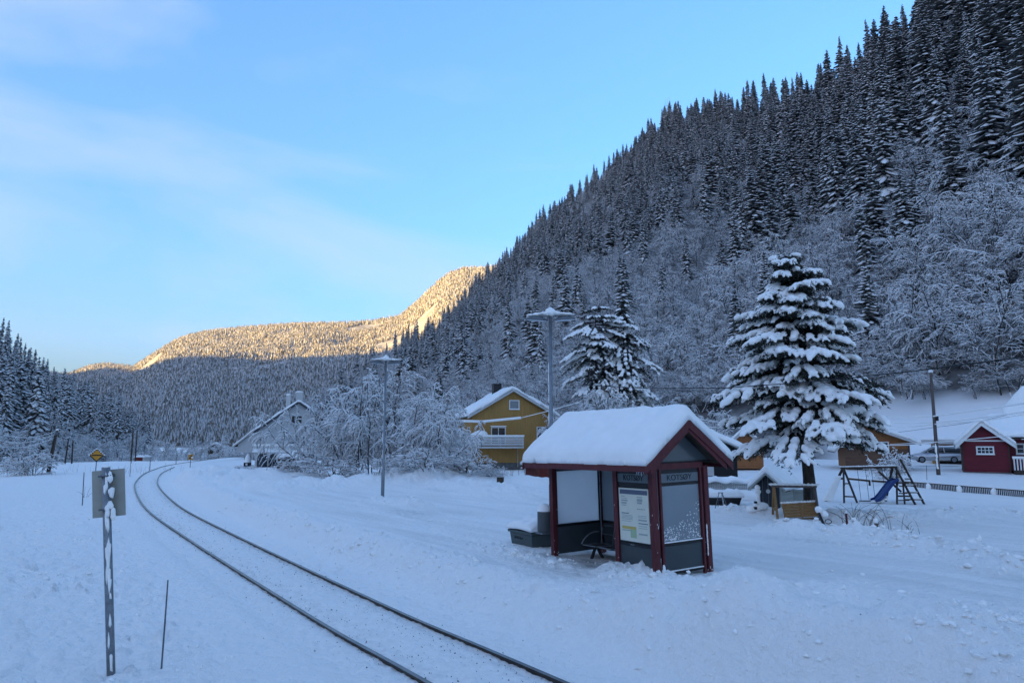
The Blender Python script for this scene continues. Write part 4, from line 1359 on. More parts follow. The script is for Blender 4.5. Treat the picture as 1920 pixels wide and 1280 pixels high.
# bench inside, against the back wall
bl = sh.matrix_basis
be = thing('bench', 'black metal bench with looped armrest and wire back inside the shelter', 'bench')
be.location = Matrix.LocRotScale(sh.location, sh.rotation_euler, None) @ Vector((.45, 1.28, -0.17))
be.rotation_euler = sh.rotation_euler
be.scale = (1.25, 1, 1)
steel_b = mat('black_lacquered_steel', (0.02, 0.021, 0.024), 0.35, spec=0.5)
for k in range(3):
    y0 = .06 + k * .58
    m_ = MB()
    loop = [(.02, y0 + .03, .455), (.02, y0 + .50, .455), (.46, y0 + .50, .43), (.46, y0 + .03, .43), (.02, y0 + .03, .455)]
    m_.bx(.03, .45, y0 + .04, y0 + .49, .425, .44)
    m_.build('seat', steel_b, be, bevel=.004)
    MB().tube(loop, .012, 6).build('seat_frame', steel, be)
    MB().tube([(.46, y0 + .05, .44), (.52, y0 + .05, .82), (.52, y0 + .07, .86), (.52, y0 + .46, .86), (.52, y0 + .48, .82), (.46, y0 + .48, .44)], .011, 6).build('backrest', steel_dk, be)
    MB().tube([(.50, y0 + .06, .66), (.50, y0 + .47, .66)], .009, 6).build('back_wire', steel_dk, be)
for y in (.03, 1.80):
    pts = []
    for i in range(9):
        a = i / 8
        pts.append((.04 + .44 * a, y, .46 + .25 * math.sin(math.pi * min(1, a * 1.15) * .55) ** .7))
    MB().tube(pts, .016, 6).build('armrest', steel, be)
MB().bar((.24, .0, .40), (.24, 1.82, .40), .06, .04).build('beam', steel_b, be)
for y in (.25, 1.55):
    MB().bar((.06, y, .0), (.22, y, .39), .045, .05).build('leg', steel_b, be)
    MB().bar((.44, y, .0), (.26, y, .39), .045, .05).build('leg', steel_b, be)

# ------------------------------------------------------------------ sand bin and litter bin
bn = thing('sand_bin', 'low grey-green sand bin lettered SAND under a heap of snow', 'sand bin', (0.50, 18.55, -0.06), SH_RZ)
def taper(x0, x1, y0, y1, z0, z1, k):
    return [(x0 + k, y0 + k, z0), (x1 - k, y0 + k, z0), (x1 - k, y1 - k, z0), (x0 + k, y1 - k, z0), (x0, y0, z1), (x1, y0, z1), (x1, y1, z1), (x0, y1, z1)]
HEX = [(0, 3, 2, 1), (4, 5, 6, 7), (0, 1, 5, 4), (1, 2, 6, 5), (2, 3, 7, 6), (3, 0, 4, 7)]
MB().add(taper(0, .85, 0, 1.05, -.1, .40, .06), HEX).build('body', galv_bin, bn, bevel=.02)
MB().add(taper(-.04, .89, -.04, 1.09, .40, .47, -.0), HEX).build('lid', galv_bin, bn, bevel=.015)
text_mesh('lettering', 'SAND', .155, ink, bn, Matrix.Translation((.010, .62, .30)) @ Matrix.Rotation(R(-90), 4, 'Z') @ Matrix.Rotation(R(83), 4, 'X'), .004, 1.0)
snow_cap('snow_heap', bn, edge_spaced(-.06, .91, 12, .14), edge_spaced(-.06, 1.11, 14, .14), lambda x, y: .47 + 0 * x + .16 * np.exp(-((x - .45) / .45) ** 2 - ((y - .5) / .5) ** 2), .17, .22, bulge=.03, amp=.03, nsc=3, seed=9)
lb = thing('litter_bin', 'grey round litter bin with domed lid fixed to a shelter post', 'litter bin', (0.79, 17.95, 0.50), SH_RZ)
MB().lathe([(0, 0), (.15, 0), (.165, .03), (.165, .50), (.16, .56), (.13, .62), (.07, .66), (0, .67)], 20).build('body', bin_m, lb, smooth=True)
MB().lathe([(.17, .505), (.172, .545), (.14, .625), (.08, .685), (0, .70)], 18).build('snow_cap', snow, lb, smooth=True)
MB().tube([(.17, .02, .12), (.22, .02, .14), (.22, .02, .48), (.17, .02, .50)], .012, 6).build('bracket', steel, lb)
MB().bx(.15, .24, -.02, .05, .16, .20).bx(.15, .24, -.02, .05, .43, .47).build('clamp', steel, lb)
MB().bx(-.15, .15, -.15, .15, -.03, -.002).build('bottom_plate', steel, lb)

# ------------------------------------------------------------------ lamp posts
def lamp(px, Y, label, rz=0.0, h=6.73):
    p = on_ground(px, 900, Y)
    o = thing('street_lamp', label, 'street lamp', p, rz, 'twin-headed lamp posts on the platform')
    H = h - p.z
    MB().tube([(0, 0, -.3), (0, 0, 1.35), (0, 0, 1.4), (0, 0, H - .1)], [.085, .083, .066, .052], 12).build('pole', steel, o, smooth=True)
    MB().tube([(0, 0, H - .1), (0, 0, H + .02)], .07, 12).build('collar', steel_dk, o, smooth=True)
    for s in (-1, 1):
        cx = s * .43
        tlt = Matrix.Translation((cx, s * .03, H - .20)) @ Matrix.Rotation(R(4) * -s, 4, 'Y') @ Matrix.Rotation(R(6), 4, 'X')
        hd = MB().lathe([(.0, .10), (.10, .095), (.24, .055), (.345, .005), (.36, -.02), (.35, -.04), (.30, -.035)], 24)
        hd.v = [tuple(tlt @ Vector(q)) for q in hd.v]
        hob = hd.build('lamp_head', steel_dk, o, smooth=True)
        ln_ = MB().lathe([(.335, -.037), (.28, -.055), (.0, -.07)], 24)
        ln_.v = [tuple(tlt @ Vector(q)) for q in ln_.v]
        ln_.build('lens', lens_m, hob, smooth=True)
        MB().tube([(0, 0, H - .09), (s * .22, .01, H - .09), (s * .40, .02, H - .12)], .028, 8).build('arm', steel, o, smooth=True)
        sn_ = MB()
        for k in range(9):
            a = k / 8
            sn_.blob((s * (.05 + .58 * a), rnd.gauss(.03, .03), H - .055 + .035 * (1 - a) + rnd.gauss(0, .01)), (.13, .20 * (1 - .45 * a) + .03, .075 * (1.15 - .6 * a)), None, 2, .12)
        sn_.build('snow_cap', snow, o, smooth=True)
    MB().blob((0, .02, H + .04), (.16, .15, .12), None, 2, .15).blob((0, .02, H + .13), (.07, .07, .07), None, 2, .1).build('snow_cap', snow, o, smooth=True)
    st = MB()
    for k in range(12):
        z = .6 + (H - 2.2) * k / 11 + rnd.uniform(-.2, .2)
        st.blob((-.058, -.02, z), (.018, .03, .14 + .12 * rnd.random()), None, 1, .2)
    st.build('snow_streak', snow, o, smooth=True)['kind'] = 'stuff'
    return o
lamp(1034, 22.2, 'tall grey twin-headed lamp post rising behind the shelter', R(-8))
lamp(718, 35.0, 'grey twin-headed lamp post standing clear in front of the frosted bushes', R(8))

# ------------------------------------------------------------------ track signs
p = onz(209, 1258, -.36)
p.z = gz1(p.x, p.y)
sg = thing('track_sign', 'back of a grey sign board clamped to a snow-streaked steel post', 'sign', p, math.atan2(-p.x, p.y) * 0 + R(12))
Hs = 2.75
sg.rotation_euler = (0, R(-5.2), R(8))
MB().tube([(0, 0, -.3), (-.02, 0, Hs + .03)], [.054, .054], 14).build('post', steel, sg, smooth=True)
MB().bx(-.235, .20, .075, .083, Hs - .66, Hs - .01).build('board', board_back, sg, bevel=.002)
for z in (Hs - .09, Hs - .55):
    MB().bx(-.085, .06, .045, .073, z - .02, z + .02).bx(-.10, -.07, -.06, .07, z - .012, z + .012).bx(.045, .07, -.06, .07, z - .012, z + .012).tube([(-.10, -.055, z), (.07, -.055, z)], .012, 6).build('clamp', steel_dk, sg)
ss = MB()
for k in range(46):
    t_ = rnd.random()
    z = .12 + t_ * (Hs - .2)
    if .50 < z < 1.0 and rnd.random() < .8: continue
    if z < 1.1 and rnd.random() < .6: continue
    ss.blob((.022 + rnd.gauss(0, .012) - .02 * z / Hs, -.050, z), (.012 + .008 * rnd.random(), .013, .05 + .10 * rnd.random()), None, 1, .3)
for z in (Hs - .12, Hs - .32, Hs - .57, Hs - .50, Hs - .62):
    ss.blob((.045 + rnd.gauss(0, .015), -.045, z), (.04, .035, .07), None, 2, .3)
ss.blob((-.02, 0, Hs + .03), (.06, .055, .03), None, 2, .2)
ss.build('snow_streak', snow, sg, smooth=True)['kind'] = 'stuff'

p = onz(303, 1241, -.36); p.z = gz1(p.x, p.y)
MB().tube([(p.x, p.y, p.z - .2), (p.x + .01, p.y, p.z + .55), (p.x + .015, p.y, p.z + 1.17)], [.013, .012, .010], 7).build('marker_stake', steel_dk, None, top=True)
tag(C.objects[-1], 'thin bare stake standing in the snow beside the track sign', 'stake')

def simple_pole(name, px, pyb, pyt, Y, r, label, cat, m, group=None, lean=0.0, cap=False):
    b_ = on_ground(px, pyb, Y)
    tz = at(px, pyt, Y).z
    o = thing(name, label, cat, b_, 0, group)
    MB().tube([(0, 0, -.4), (lean, 0, tz - b_.z)], [r, r * .8], 7).build('pole', m, o)
    if cap: MB().blob((lean, 0, tz - b_.z + .03), (r * 1.3, r * 1.3, r * 1.2), None, 2, .1).build('snow_cap', snow, o, smooth=True)
    return o
# yellow diamond warning sign
Y = 44.0
b_ = on_ground(178, 900, Y); c_ = at(178, 853, Y)
dz = c_.z - b_.z
ds = thing('diamond_sign', 'yellow diamond railway sign with black bar on a thin post', 'sign', b_, R(22))
MB().tube([(0, 0, -.3), (0, 0, dz + .1)], .03, 8).build('post', steel, ds)
def dia(r, y0, y1): return MB().prism([(0, dz + r), (r, dz), (0, dz - r), (-r, dz)], y0, y1)
dia(.41, -.06, -.045).build('border', ink, ds)
dia(.33, -.066, -.061).build('face', yellow_s, ds)
MB().bx(-.27, .27, -.072, -.067, dz - .035, dz + .035).build('bar_mark', ink, ds)
mb = MB()
for s in (-1, 1):
    for k in range(5):
        mb.blob((s * .09 * (k + .3), -.03, dz + .40 - .09 * (k + .3)), (.07, .05, .04), None, 1, .2)
mb.build('snow_cap', snow, ds, smooth=True)
# yellow marker by the bend
Y = 66.0
b_ = on_ground(356, 884, Y); tz = at(356, 851, Y).z - b_.z
ym = thing('track_marker', 'small yellow marker board on a post inside the track bend', 'marker', b_, R(20))
MB().tube([(0, 0, -.3), (0, 0, tz - .1)], .035, 7).build('post', steel, ym)
MB().bx(-.19, .19, -.05, -.03, tz - .50, tz).build('board', yellow_s, ym)
MB().bx(-.13, .02, -.056, -.051, tz - .42, tz - .30).bx(-.02, .12, -.056, -.051, tz - .24, tz - .12).build('black_mark', ink, ym)
MB().blob((-.1, -.04, tz + .02), (.13, .05, .06), None, 1, .2).blob((.12, -.04, tz - .3), (.07, .03, .14), None, 1, .2).build('snow_cap', snow, ym, smooth=True)
# thin snow stakes out in the field
for i, (px, pyb, pyt, Y, lean, lab) in enumerate([(156, 930, 885, 34, -.05, 'thin stake standing in the snow left of the yellow diamond sign'), (247, 852, 812, 105, .1, 'tall thin pole at the far edge of the field before the red hut'), (244, 885, 865, 62, 0, 'short thin stake above the sign board beside the rails'), (281, 876, 861, 75, 0, 'short stake in the field just left of the bend'), (330, 868, 856, 95, 0, 'slim stake beyond the track bend')]):
    simple_pole('marker_stake', px, pyb, pyt, Y, .025 if Y < 70 else .04, lab, 'stake', steel_dk if Y < 70 else wood_gy, None, lean)
# poles across the field
b_ = on_ground(88, 885, 66)
up = thing('utility_pole', 'leaning pale wooden pole with a dark brace at the left field edge', 'utility pole', b_)
tz = at(93, 806, 66).z - b_.z
MB().tube([(-.25, .6, -.3), (.28, .5, tz)], [.13, .10], 8).build('pole', wood_gy, up)
MB().tube([(.0, 0, -.3), (.26, .3, tz - .45)], [.11, .09], 8).build('brace', wood_dk, up)
MB().bx(.2, .45, .35, .65, tz - .45, tz - .2).build('insulator_box', steel_dk, up)
MB().blob((.28, .5, tz + .03), (.14, .14, .1), None, 2, .1).build('snow_cap', snow, up, smooth=True)
LPT = Vector(b_) + Vector((.28, .5, tz - .1))
for i, (px0, py0, dzz) in enumerate([(-40, 797, 0), (-40, 812, -.25), (-40, 826, -.5)]):
    a = at(px0, py0, 60)
    e = LPT + Vector((0, 0, dzz))
    pts = [a.lerp(e, k / 10) - Vector((0, 0, .8 * math.sin(math.pi * k / 10))) for k in range(11)]
    MB().tube(pts, .022, 5).build('wire', snow, None, smooth=True, top=True)
    tag(C.objects[-1], ['topmost', 'middle', 'lowest'][i] + ' snowy wire running out of frame from the leaning field pole', 'wire', 'wires at the field pole')
for px, pyt, lab in ((122, 822, 'left one of two tall dark poles at the foot of the wood'), (135, 825, 'right one of two tall dark poles at the foot of the wood')):
    simple_pole('utility_pole', px, 862, pyt, 112, .12, lab, 'utility pole', wood_dk, None, .25 if px == 122 else -.1)
for px, pyt, lab in ((246, 806, 'left pole of the far pair beside the red hut'), (254, 806, 'right pole of the far pair beside the red hut')):
    simple_pole('utility_pole', px, 853, pyt, 122, .11, lab, 'utility pole', wood_dk)
# ------------------------------------------------------------------ houses
def window(parent, name, x0, x1, z0, z1, y, nx=1, ny=1, frame=white_p, glass=glass_dk, fw=.09, axis='x', out=-1, sill=True):
    """a framed window standing a little proud of a wall; axis x: wall at y, axis y: wall at x = y"""
    def B(mb, a0, a1, c0, c1, d0, d1):
        d0, d1 = sorted((y + out * d0, y + out * d1))
        return mb.bx(a0, a1, d0, d1, c0, c1) if axis == 'x' else mb.bx(d0, d1, a0, a1, c0, c1)
    mb = MB()
    B(mb, x0 - fw, x0, z0 - fw, z1 + fw, .0, .05); B(mb, x1, x1 + fw, z0 - fw, z1 + fw, .0, .05)
    B(mb, x0, x1, z1, z1 + fw, .0, .05); B(mb, x0, x1, z0 - fw, z0, .0, .05)
    w = mb.build(name, frame, parent)
    for i in range(nx):
        for j in range(ny):
            a0, a1 = x0 + (x1 - x0) * i / nx, x0 + (x1 - x0) * (i + 1) / nx
            c0, c1 = z0 + (z1 - z0) * j / ny, z0 + (z1 - z0) * (j + 1) / ny
            B(MB(), a0, a1, c0, c1, .006, .016).build('pane', glass, w)
    g = .02 + .01 * (nx < 3)
    for i in range(1, nx):
        a = x0 + (x1 - x0) * i / nx
        B(MB(), a - g, a + g, z0, z1, .0, .04).build('mullion', frame, w)
    for j in range(1, ny):
        c = z0 + (z1 - z0) * j / ny
        B(MB(), x0, x1, c - g, c + g, .0, .036).build('transom', frame, w)
    if sill:
        mb = MB()
        B(mb, x0 - fw - .03, x1 + fw + .03, z0 - fw - .04, z0 - fw, .0, .10)
        mb.build('sill', frame, w)
        B(MB(), x0 - fw - .02, x1 + fw + .02, z0 - fw + .002, z0 - fw + .05, .055, .10).build('sill_snow', snow, w)
    return w

def gable_body(o, Wd, L, He, Ha, wallm, m_roof=wood_dk, trim=white_p, ov=.45, oy=.4, T=.35, seed=1, zb=0.0, apex=None, HeR=None, plank=None, plank_w=.2, snow_wavy=.04, rsn=True, horizontal=False, trim_h=.20):
    """walls, roof and roof snow; the gable stands at y = 0 facing -y, the ridge runs back to y = L"""
    ax = Wd / 2 if apex is None else apex
    MB().prism([(0, zb), (Wd, zb), (Wd, HeR if HeR is not None else He), (ax, Ha), (0, He)], 0, L).build('wall', wallm, o)
    sl = (Ha - He) / ax
    sr = (Ha - (HeR if HeR is not None else He)) / (Wd - ax)
    def rz_(x):
        x = np.asarray(x, float)
        return np.where(x < ax, Ha - sl * (ax - x), Ha - sr * (x - ax))
    x0, x1 = -ov, Wd + ov
    mb = MB()
    t = .10
    mb.prism([(x0, float(rz_(x0)) + .02), (ax, Ha + .02), (x1, float(rz_(x1)) + .02), (x1, float(rz_(x1)) + .02 + t), (ax, Ha + .02 + t), (x0, float(rz_(x0)) + .02 + t)], -oy, L + oy)
    mb.build('roof', m_roof, o)
    for a, b_ in ((x0, ax), (x1, ax)):
        mb = MB()
        za, zz = float(rz_(a)), Ha
        mb.prism([(a, za - trim_h + .09), (ax, zz - trim_h + .09), (ax, zz + .16), (a, za + .16)], -oy - .04, -oy - .002)
        mb.build('barge_board', trim, o)
    if rsn:
        xs = edge_spaced(x0 - .02, x1 + .02, 22, .3)
        ys = edge_spaced(-oy - .06, L + oy, 18, .4)
        def base(x, y):
            z = rz_(x)
            return np.minimum(z, Ha - .0) + .13
        snow_cap('roof_snow', o, xs, ys, base, T, .35, bulge=.08, amp=.05, nsc=.7, seed=seed, T_edge=.4, wavy=snow_wavy)
    return rz_, ax
def planks(o, x0, x1, top, z0, w, m, y=0.0, th=.022, name='plank', jit=.004):
    """upright boards, one by one"""
    n = max(1, int(round((x1 - x0) / w)))
    w = (x1 - x0) / n
    for i in range(n):
        a, b_ = x0 + i * w, x0 + (i + 1) * w
        g = .012
        d = th + rnd.uniform(0, jit)
        za, zb_ = float(top(a + g)), float(top(b_ - g))
        zm = float(top((a + b_) / 2))
        mb = MB()
        mb.prism([(a + g, z0), (b_ - g, z0), (b_ - g, zb_), ((a + b_) / 2, max(zm, min(za, zb_))), (a + g, za)], y - d, y - .001)
        mb.build(name, m, o)

def place(px, pyb, Y, z=None):
    p = at(px, pyb, Y)
    return p

# the ochre house
YH = 75.0
pb = at(884, 876, YH)
yh = thing('yellow_house', 'ochre-yellow boarded house with snowy roof, dark chimney and white balcony', 'house', (pb.x, pb.y, pb.z), R(14))
Wd, He, Ha = 9.0, 5.45, 8.05
rzf, ax = gable_body(yh, Wd, 9.0, He, Ha, yellow_h, trim=trim_gy, ov=.55, oy=.5, T=.42, seed=4, zb=.45, apex=4.4, snow_wavy=.16)
planks(yh, 0.0, Wd, lambda x: float(rzf(x)) - .02, .47, .30, yellow_h, 0.0, .03)
MB().bx(.05, Wd - .05, .06, 8.9, -.6, .449).build('foundation', concrete, yh)
window(yh, 'window', 4.12, 5.05, 6.15, 6.95, -.04, 1, 1, white_p, glass_pale, .10)
window(yh, 'window', 7.15, 8.35, 3.0, 4.15, -.04, 2, 1)
window(yh, 'window', 5.6, 6.45, .02, .36, .06, 2, 1, fw=.06, sill=False)
window(yh, 'window', 7.4, 8.25, .02, .36, .06, 2, 1, fw=.06, sill=False)
w_ = window(yh, 'balcony_door', 2.15, 3.55, 2.35, 4.1, -.04, 2, 1, sill=False)
MB().bx(3.03, 3.12, -.07, -.062, 2.4, 3.6).build('curtain', red, w_)
MB().bx(2.0, 3.7, -.13, -.05, 4.23, 4.32).build('lintel_snow', snow, w_)
window(yh, 'window', -.0 + 1.0, 2.2, 2.9, 4.1, 0.0, 1, 1, axis='y', sill=False)
MB().bx(5.4 - 1.9, 5.4 - 1.0, 5.2, 6.2, Ha - .6, Ha + 1.05).build('chimney', black, yh)
MB().bx(3.45, 4.45, 5.15, 6.25, Ha + 1.05, Ha + 1.14).build('chimney_cap', black, yh)
bal = MB()
bal.bx(-1.9, 5.2, -1.7, -.05, 1.98, 2.18)
bo = bal.build('balcony', trim_gy, yh)
for k in range(4):
    z = 2.28 + .24 * k
    MB().bx(-1.9, 5.2, -1.72, -1.68, z, z + .16).build('rail_board', trim_gy, bo)
    MB().bx(5.17, 5.21, -1.66, -.1, z, z + .16).build('rail_board', trim_gy, bo)
    MB().bx(-1.9, 5.2, -1.74, -1.66, z + .16, z + .185).build('rail_snow', snow, bo)
for x in (-1.86, .4, 2.7, 5.12):
    MB().bx(x - .05, x + .05, -1.66, -1.57, 2.18, 3.25).build('rail_post', trim_gy, bo)
MB().bx(-1.9, 5.24, -1.76, -1.56, 3.2, 3.34).build('rail_snow', snow, bo)
mb = MB()
for x, s in ((.6, 1.0), (1.1, .8), (.0, .6), (-.8, .5), (4.6, .3)):
    mb.blob((x, -.9, 3.15), (.7 * s, .5 * s, .75 * s), None, 2, .12)
mb.build('balcony_snow', snow, bo, smooth=True)
MB().tube([(4.95, -.10, 0), (4.95, -.10, 2.1)], .035, 6).build('downpipe', trim_gy, yh)

# the white house by the field
pb = at(483, 843, 90)
wh = thing('white_house', 'white house with grey-trimmed snowy roof and two chimneys half hidden by bushes', 'house', pb, R(15))
rzf, ax = gable_body(wh, 7.3, 11, 2.55, 6.0, white_w, trim=dkgrey, ov=.5, oy=.45, T=.32, seed=6, zb=-.2, apex=4.75, HeR=4.1, snow_wavy=.10, trim_h=.28)
window(wh, 'window', 3.95, 5.15, 3.35, 4.25, 0, 3, 1, trim_gy, glass_dk, .10)
window(wh, 'window', 3.2, 4.5, .6, 1.5, 0, 2, 1, trim_gy, glass_pale, .08)
MB().bx(3.0, 3.55, 3.2, 3.75, 4.8, 7.1).build('chimney', trim_gy, wh)
MB().bx(4.2, 5.05, 4.2, 5.05, 5.6, 7.55).build('chimney', trim_gy, wh)
MB().blob((3.27, 3.47, 7.15), (.34, .34, .16), None, 2, .1).blob((4.62, 4.62, 7.6), (.5, .5, .16), None, 2, .1).build('chimney_snow', snow, wh, smooth=True)
mb = MB().bx(-.3, 7.3, -3.4, -.02, -.42, -.25)
mb.build('terrace', trim_gy, wh)
for k in range(3):
    MB().bx(-.3, 7.3, -3.42, -3.36, -.2 + .3 * k, -.05 + .3 * k).build('rail_board', white_p, wh)
snow_cap('terrace_snow', wh, edge_spaced(-.35, 7.3, 14, .3), edge_spaced(-3.5, -.05, 8, .3), lambda x, y: -.25 + 0 * x, .3, .35, amp=.05, seed=12)
MB().bx(-.34, 7.3, -3.5, -3.3, .56, .74).build('rail_snow', snow, wh)
MB().bx(0, 7.2, -3.2, -.1, -3.2, -.42).build('lower_wall', dkgrey, wh)
MB().bx(.0, .22, -3.27, -3.205, -3.2, -.42).build('corner_board', trim_gy, wh)
MB().bx(1.0, 3.4, -3.25, -3.205, -2.9, -.7).build('garage_door', dkblue, wh)
# covered stack in front
p = on_ground(540, 880, 80)
ts = thing('covered_woodpile', 'dark woodpile under a thick rounded cover of snow before the white house', 'woodpile', p, R(8))
MB().bx(-1.1, 1.5, -.6, .6, -.3, 1.0).build('stack', wood_dk, ts)
snow_cap('snow_cover', ts, edge_spaced(-1.25, 1.6, 12, .3), edge_spaced(-.75, .75, 8, .3), lambda x, y: 1.0 + .35 * np.exp(-(x / 1.0) ** 2), .5, .4, bulge=.06, amp=.05, seed=14)
# snowy barn beyond the white house
pb = at(446, 838, 135)
ba = thing('far_barn', 'low far barn with a big snowy roof and bare straw-coloured beams', 'barn', pb, R(-10))
rzf, ax = gable_body(ba, 11.0, 7, .6, 4.6, white_w, trim=trim_gy, ov=.8, oy=.5, T=.3, seed=15, zb=-1.0)
for k in range(4):
    MB().bar((8.2 - .35 * k, 1.5 + .3 * k, 1.5 + .33 * k), (7.6 - .35 * k, 5.0, 1.85 + .33 * k), .16, .12).build('bare_beam', wood, ba)
# snow-capped box by the rails
p = on_ground(464, 871, 92)
tb = thing('trackside_box', 'small snow-capped dark trackside cabinet in the field beside the white house', 'cabinet', p, 0)
MB().bx(-.38, .38, -.3, .3, -.3, .55).build('cabinet', black, tb)
MB().bx(-.14, .1, -.32, -.302, .15, .4).build('plate', white_p, tb)
mb = MB().lathe([(.48, .5), (.46, .62), (.36, .95), (.22, 1.35), (.08, 1.6), (0, 1.62)], 12)
mb.build('snow_cap', snow, tb, smooth=True)
for x in (-.42, .40):
    MB().tube([(x, 0, .4), (x, 0, 1.75 if x < 0 else 1.3)], .03, 5).build('rod', steel_dk, tb)
# tiny red hut far over the field
pb = on_ground(261, 851, 128)
hu = thing('red_hut', 'tiny red hut with white roof at the far edge of the field', 'hut', pb, R(-10))
MB().bx(-.7, .7, 0, 1.6, -.3, .75).build('wall', red_shed, hu)
MB().bx(.75, 1.0, 0, 1.6, -.3, .75).build('corner_board', trim_gy, hu)
snow_cap('roof_snow', hu, edge_spaced(-.9, 1.2, 6, .2), edge_spaced(-.2, 1.8, 6, .2), lambda x, y: .76 + 0 * x, .3, .25, seed=18)
for px, lab in ((404, 'snow-roofed hut on the far bank under the mountain, nearer the barn'), ):
    pb = at(px, 842, 190)
    h2 = thing('riverside_hut', 'small snow-roofed hut on the far riverbank beneath the mountain', 'hut', pb, R(15))
    MB().prism([(-1.8, -2.5), (1.8, -2.5), (1.8, .4), (0, 1.5), (-1.8, .4)], 0, 3).build('wall', wood_dk, h2)
    snow_cap('roof_snow', h2, edge_spaced(-2.2, 2.2, 8, .3), edge_spaced(-.3, 3.3, 6, .3), lambda x, y: 1.55 - .6 * np.abs(x), .4, .35, seed=19)
# small red shed by the lamp foot
pb = on_ground(1012, 905, 50)
rs = thing('red_shed', 'small dark red shed under thick snow behind the shelter', 'shed', (pb.x - .2, 50, pb.z + .1), R(20))
rzf, ax = gable_body(rs, 2.0, 2.2, .9, 1.5, red_shed, trim=red, ov=.3, oy=.25, T=.3, seed=21, zb=-.3)
p = on_ground(938, 905, 45)
MB().bx(-.22 + p.x, .22 + p.x, p.y, p.y + .4, p.z - .1, p.z + .42).build('wooden_block', wood_dk, None, top=True, bevel=.02)
tag(C.objects[-1], 'dark squared wooden block sticking out of the snow by the bushes', 'block')

# black house behind the shelter's gable
pb = at(1316, 893, 46)
bh = thing('black_house', 'black boarded house under deep snow just behind the shelter gable', 'house', (pb.x, 46, pb.z), R(-12))
MB().prism([(-4, 0), (2.2, 0), (2.2, 1.75), (-.9, 3.15), (-4, 2.2)], 0, 5).build('wall', tarred, bh)
planks(bh, -.2, 2.2, lambda x: 1.72, .02, .26, tarred, 0, .03)
MB().prism([(-4.4, 2.45), (-.9, 3.2), (3.2, 1.38), (3.2, 1.48), (-.9, 3.32), (-4.4, 2.57)], -.5, 5.4).build('roof', trim_gy, bh)
snow_cap('roof_snow', bh, edge_spaced(-4.45, 3.25, 20, .3), edge_spaced(-.55, 5.4, 10, .3), lambda x, y: np.where(x < -.9, 3.3 + .214 * (x + .9), 3.3 - .45 * (x + .9)), .36, .35, bulge=.06, amp=.04, seed=23)
MB().bx(.35, .75, -.06, -.035, .05, 1.6).build('door_curtain', white_w, bh)
# orange-brown cabin gable behind it
pb = at(1366, 838, 62)
ob = thing('brown_cabin', 'small orange-brown cabin gable showing above the black house', 'cabin', (pb.x, 62, pb.z - 1.6), R(-17))
rzf, ax = gable_body(ob, 2.8, 5, 1.75, 3.05, brown_w, trim=trim_gy, ov=.35, oy=.4, T=.25, seed=25, zb=-.2)
planks(ob, 0, 2.8, lambda x: float(rzf(x)) - .02, .0, .28, brown_w, 0, .03)
window(ob, 'window', .75, 2.5, 1.05, 1.75, -.035, 3, 1, white_p, glass_pale, .07)
# larger brown cabin with low wide roof
pb = at(1585, 868, 62)
bc = thing('brown_cabin', 'wide low brown cabin with deep eaves half hidden by the big snowy tree', 'cabin', (pb.x, 62, pb.z), R(-20))
rzf, ax = gable_body(bc, 4.9, 7, 1.9, 3.35, brown_w, trim=trim_gy, ov=.85, oy=.7, T=.3, seed=26, zb=-.4, apex=1.2, trim_h=.16)
planks(bc, 0, 4.9, lambda x: 1.9, 1.25, .28, brown_w, 0, .03)
for k in range(5):
    MB().bx(0, 4.9, -.06 - .004 * (k % 2), -.035, -.35 + .315 * k, -.05 + .315 * k).build('log', brown_d, bc)
window(bc, 'window', 2.7, 3.35, .95, 1.75, -.065, 1, 2)
MB().bx(4.80, 4.92, -.55, -.43, -.3, 1.75).build('porch_post', wood_dk, bc)
# garage
pb = at(1752, 869, 74)
ga = thing('garage', 'open-fronted ochre garage with flat snowy roof behind the parked car', 'garage', (pb.x, 74, pb.z), R(-30))
MB().bx(.1, 2.9, 1.6, 4.8, -.3, 1.9).build('dark_interior', black, ga)  # black block standing in for the shade inside the open front
MB().bx(2.5, 3.4, 0, 4.9, -.3, 2.0).build('wall', yellow_h, ga)
MB().bx(-.15, .1, 0, 4.9, -.3, 2.0).build('wall', yellow_h, ga)
MB().bx(.1, 2.5, 0, .12, 1.62, 2.0).build('lintel', brown_w, ga)
MB().bx(.1, 2.5, -.03, -.002, 1.58, 1.64).build('door_track', white_p, ga)
MB().bx(-1.0, 3.8, -.9, 5, 2.003, 2.12).build('roof', trim_gy, ga)
MB().bx(-1.02, 3.8, -.96, -.902, 2.02, 2.42).build('fascia_board', trim_gy, ga)
snow_cap('roof_snow', ga, edge_spaced(-1.05, 3.8, 10, .3), edge_spaced(-.98, 5, 10, .3), lambda x, y: 2.4 + 0 * x, .28, .3, seed=28)
# red house
pb = at(1807, 879, 58)
rh = thing('red_house', 'dark red clapboard house with white trim and a small-paned window', 'house', (pb.x, 58, pb.z), R(-31))
Wd, He, Ha = 3.1, 2.20, 3.60
rzf, ax = gable_body(rh, Wd, 7, He, Ha, barn_red, trim=white_p, ov=.45, oy=.5, T=.30, seed=30, zb=-.2, apex=1.42, trim_h=.26)
nb_ = 13
for k in range(nb_):
    z0 = .0 + k * (He + .02) / nb_
    h_ = (He + .02) / nb_
    mb = MB()
    mb.add([(-.02, -.045, z0), (Wd + .02, -.045, z0), (Wd + .02, -.012, z0 + h_), (-.02, -.012, z0 + h_), (-.02, 0, z0), (Wd + .02, 0, z0), (Wd + .02, 0, z0 + h_), (-.02, 0, z0 + h_)], HEX)
    mb.build('clapboard', barn_red, rh)
MB().bx(.25, Wd - .1, -.075, -.048, He + .0, He + .10).build('gable_trim', white_p, rh)
MB().bx(-.06, .06, -.075, -.047, -.15, He).build('corner_board', wood_dk, rh)
MB().bx(Wd - .03, Wd + .05, -.075, -.047, -.15, He).build('corner_board', wood_dk, rh)
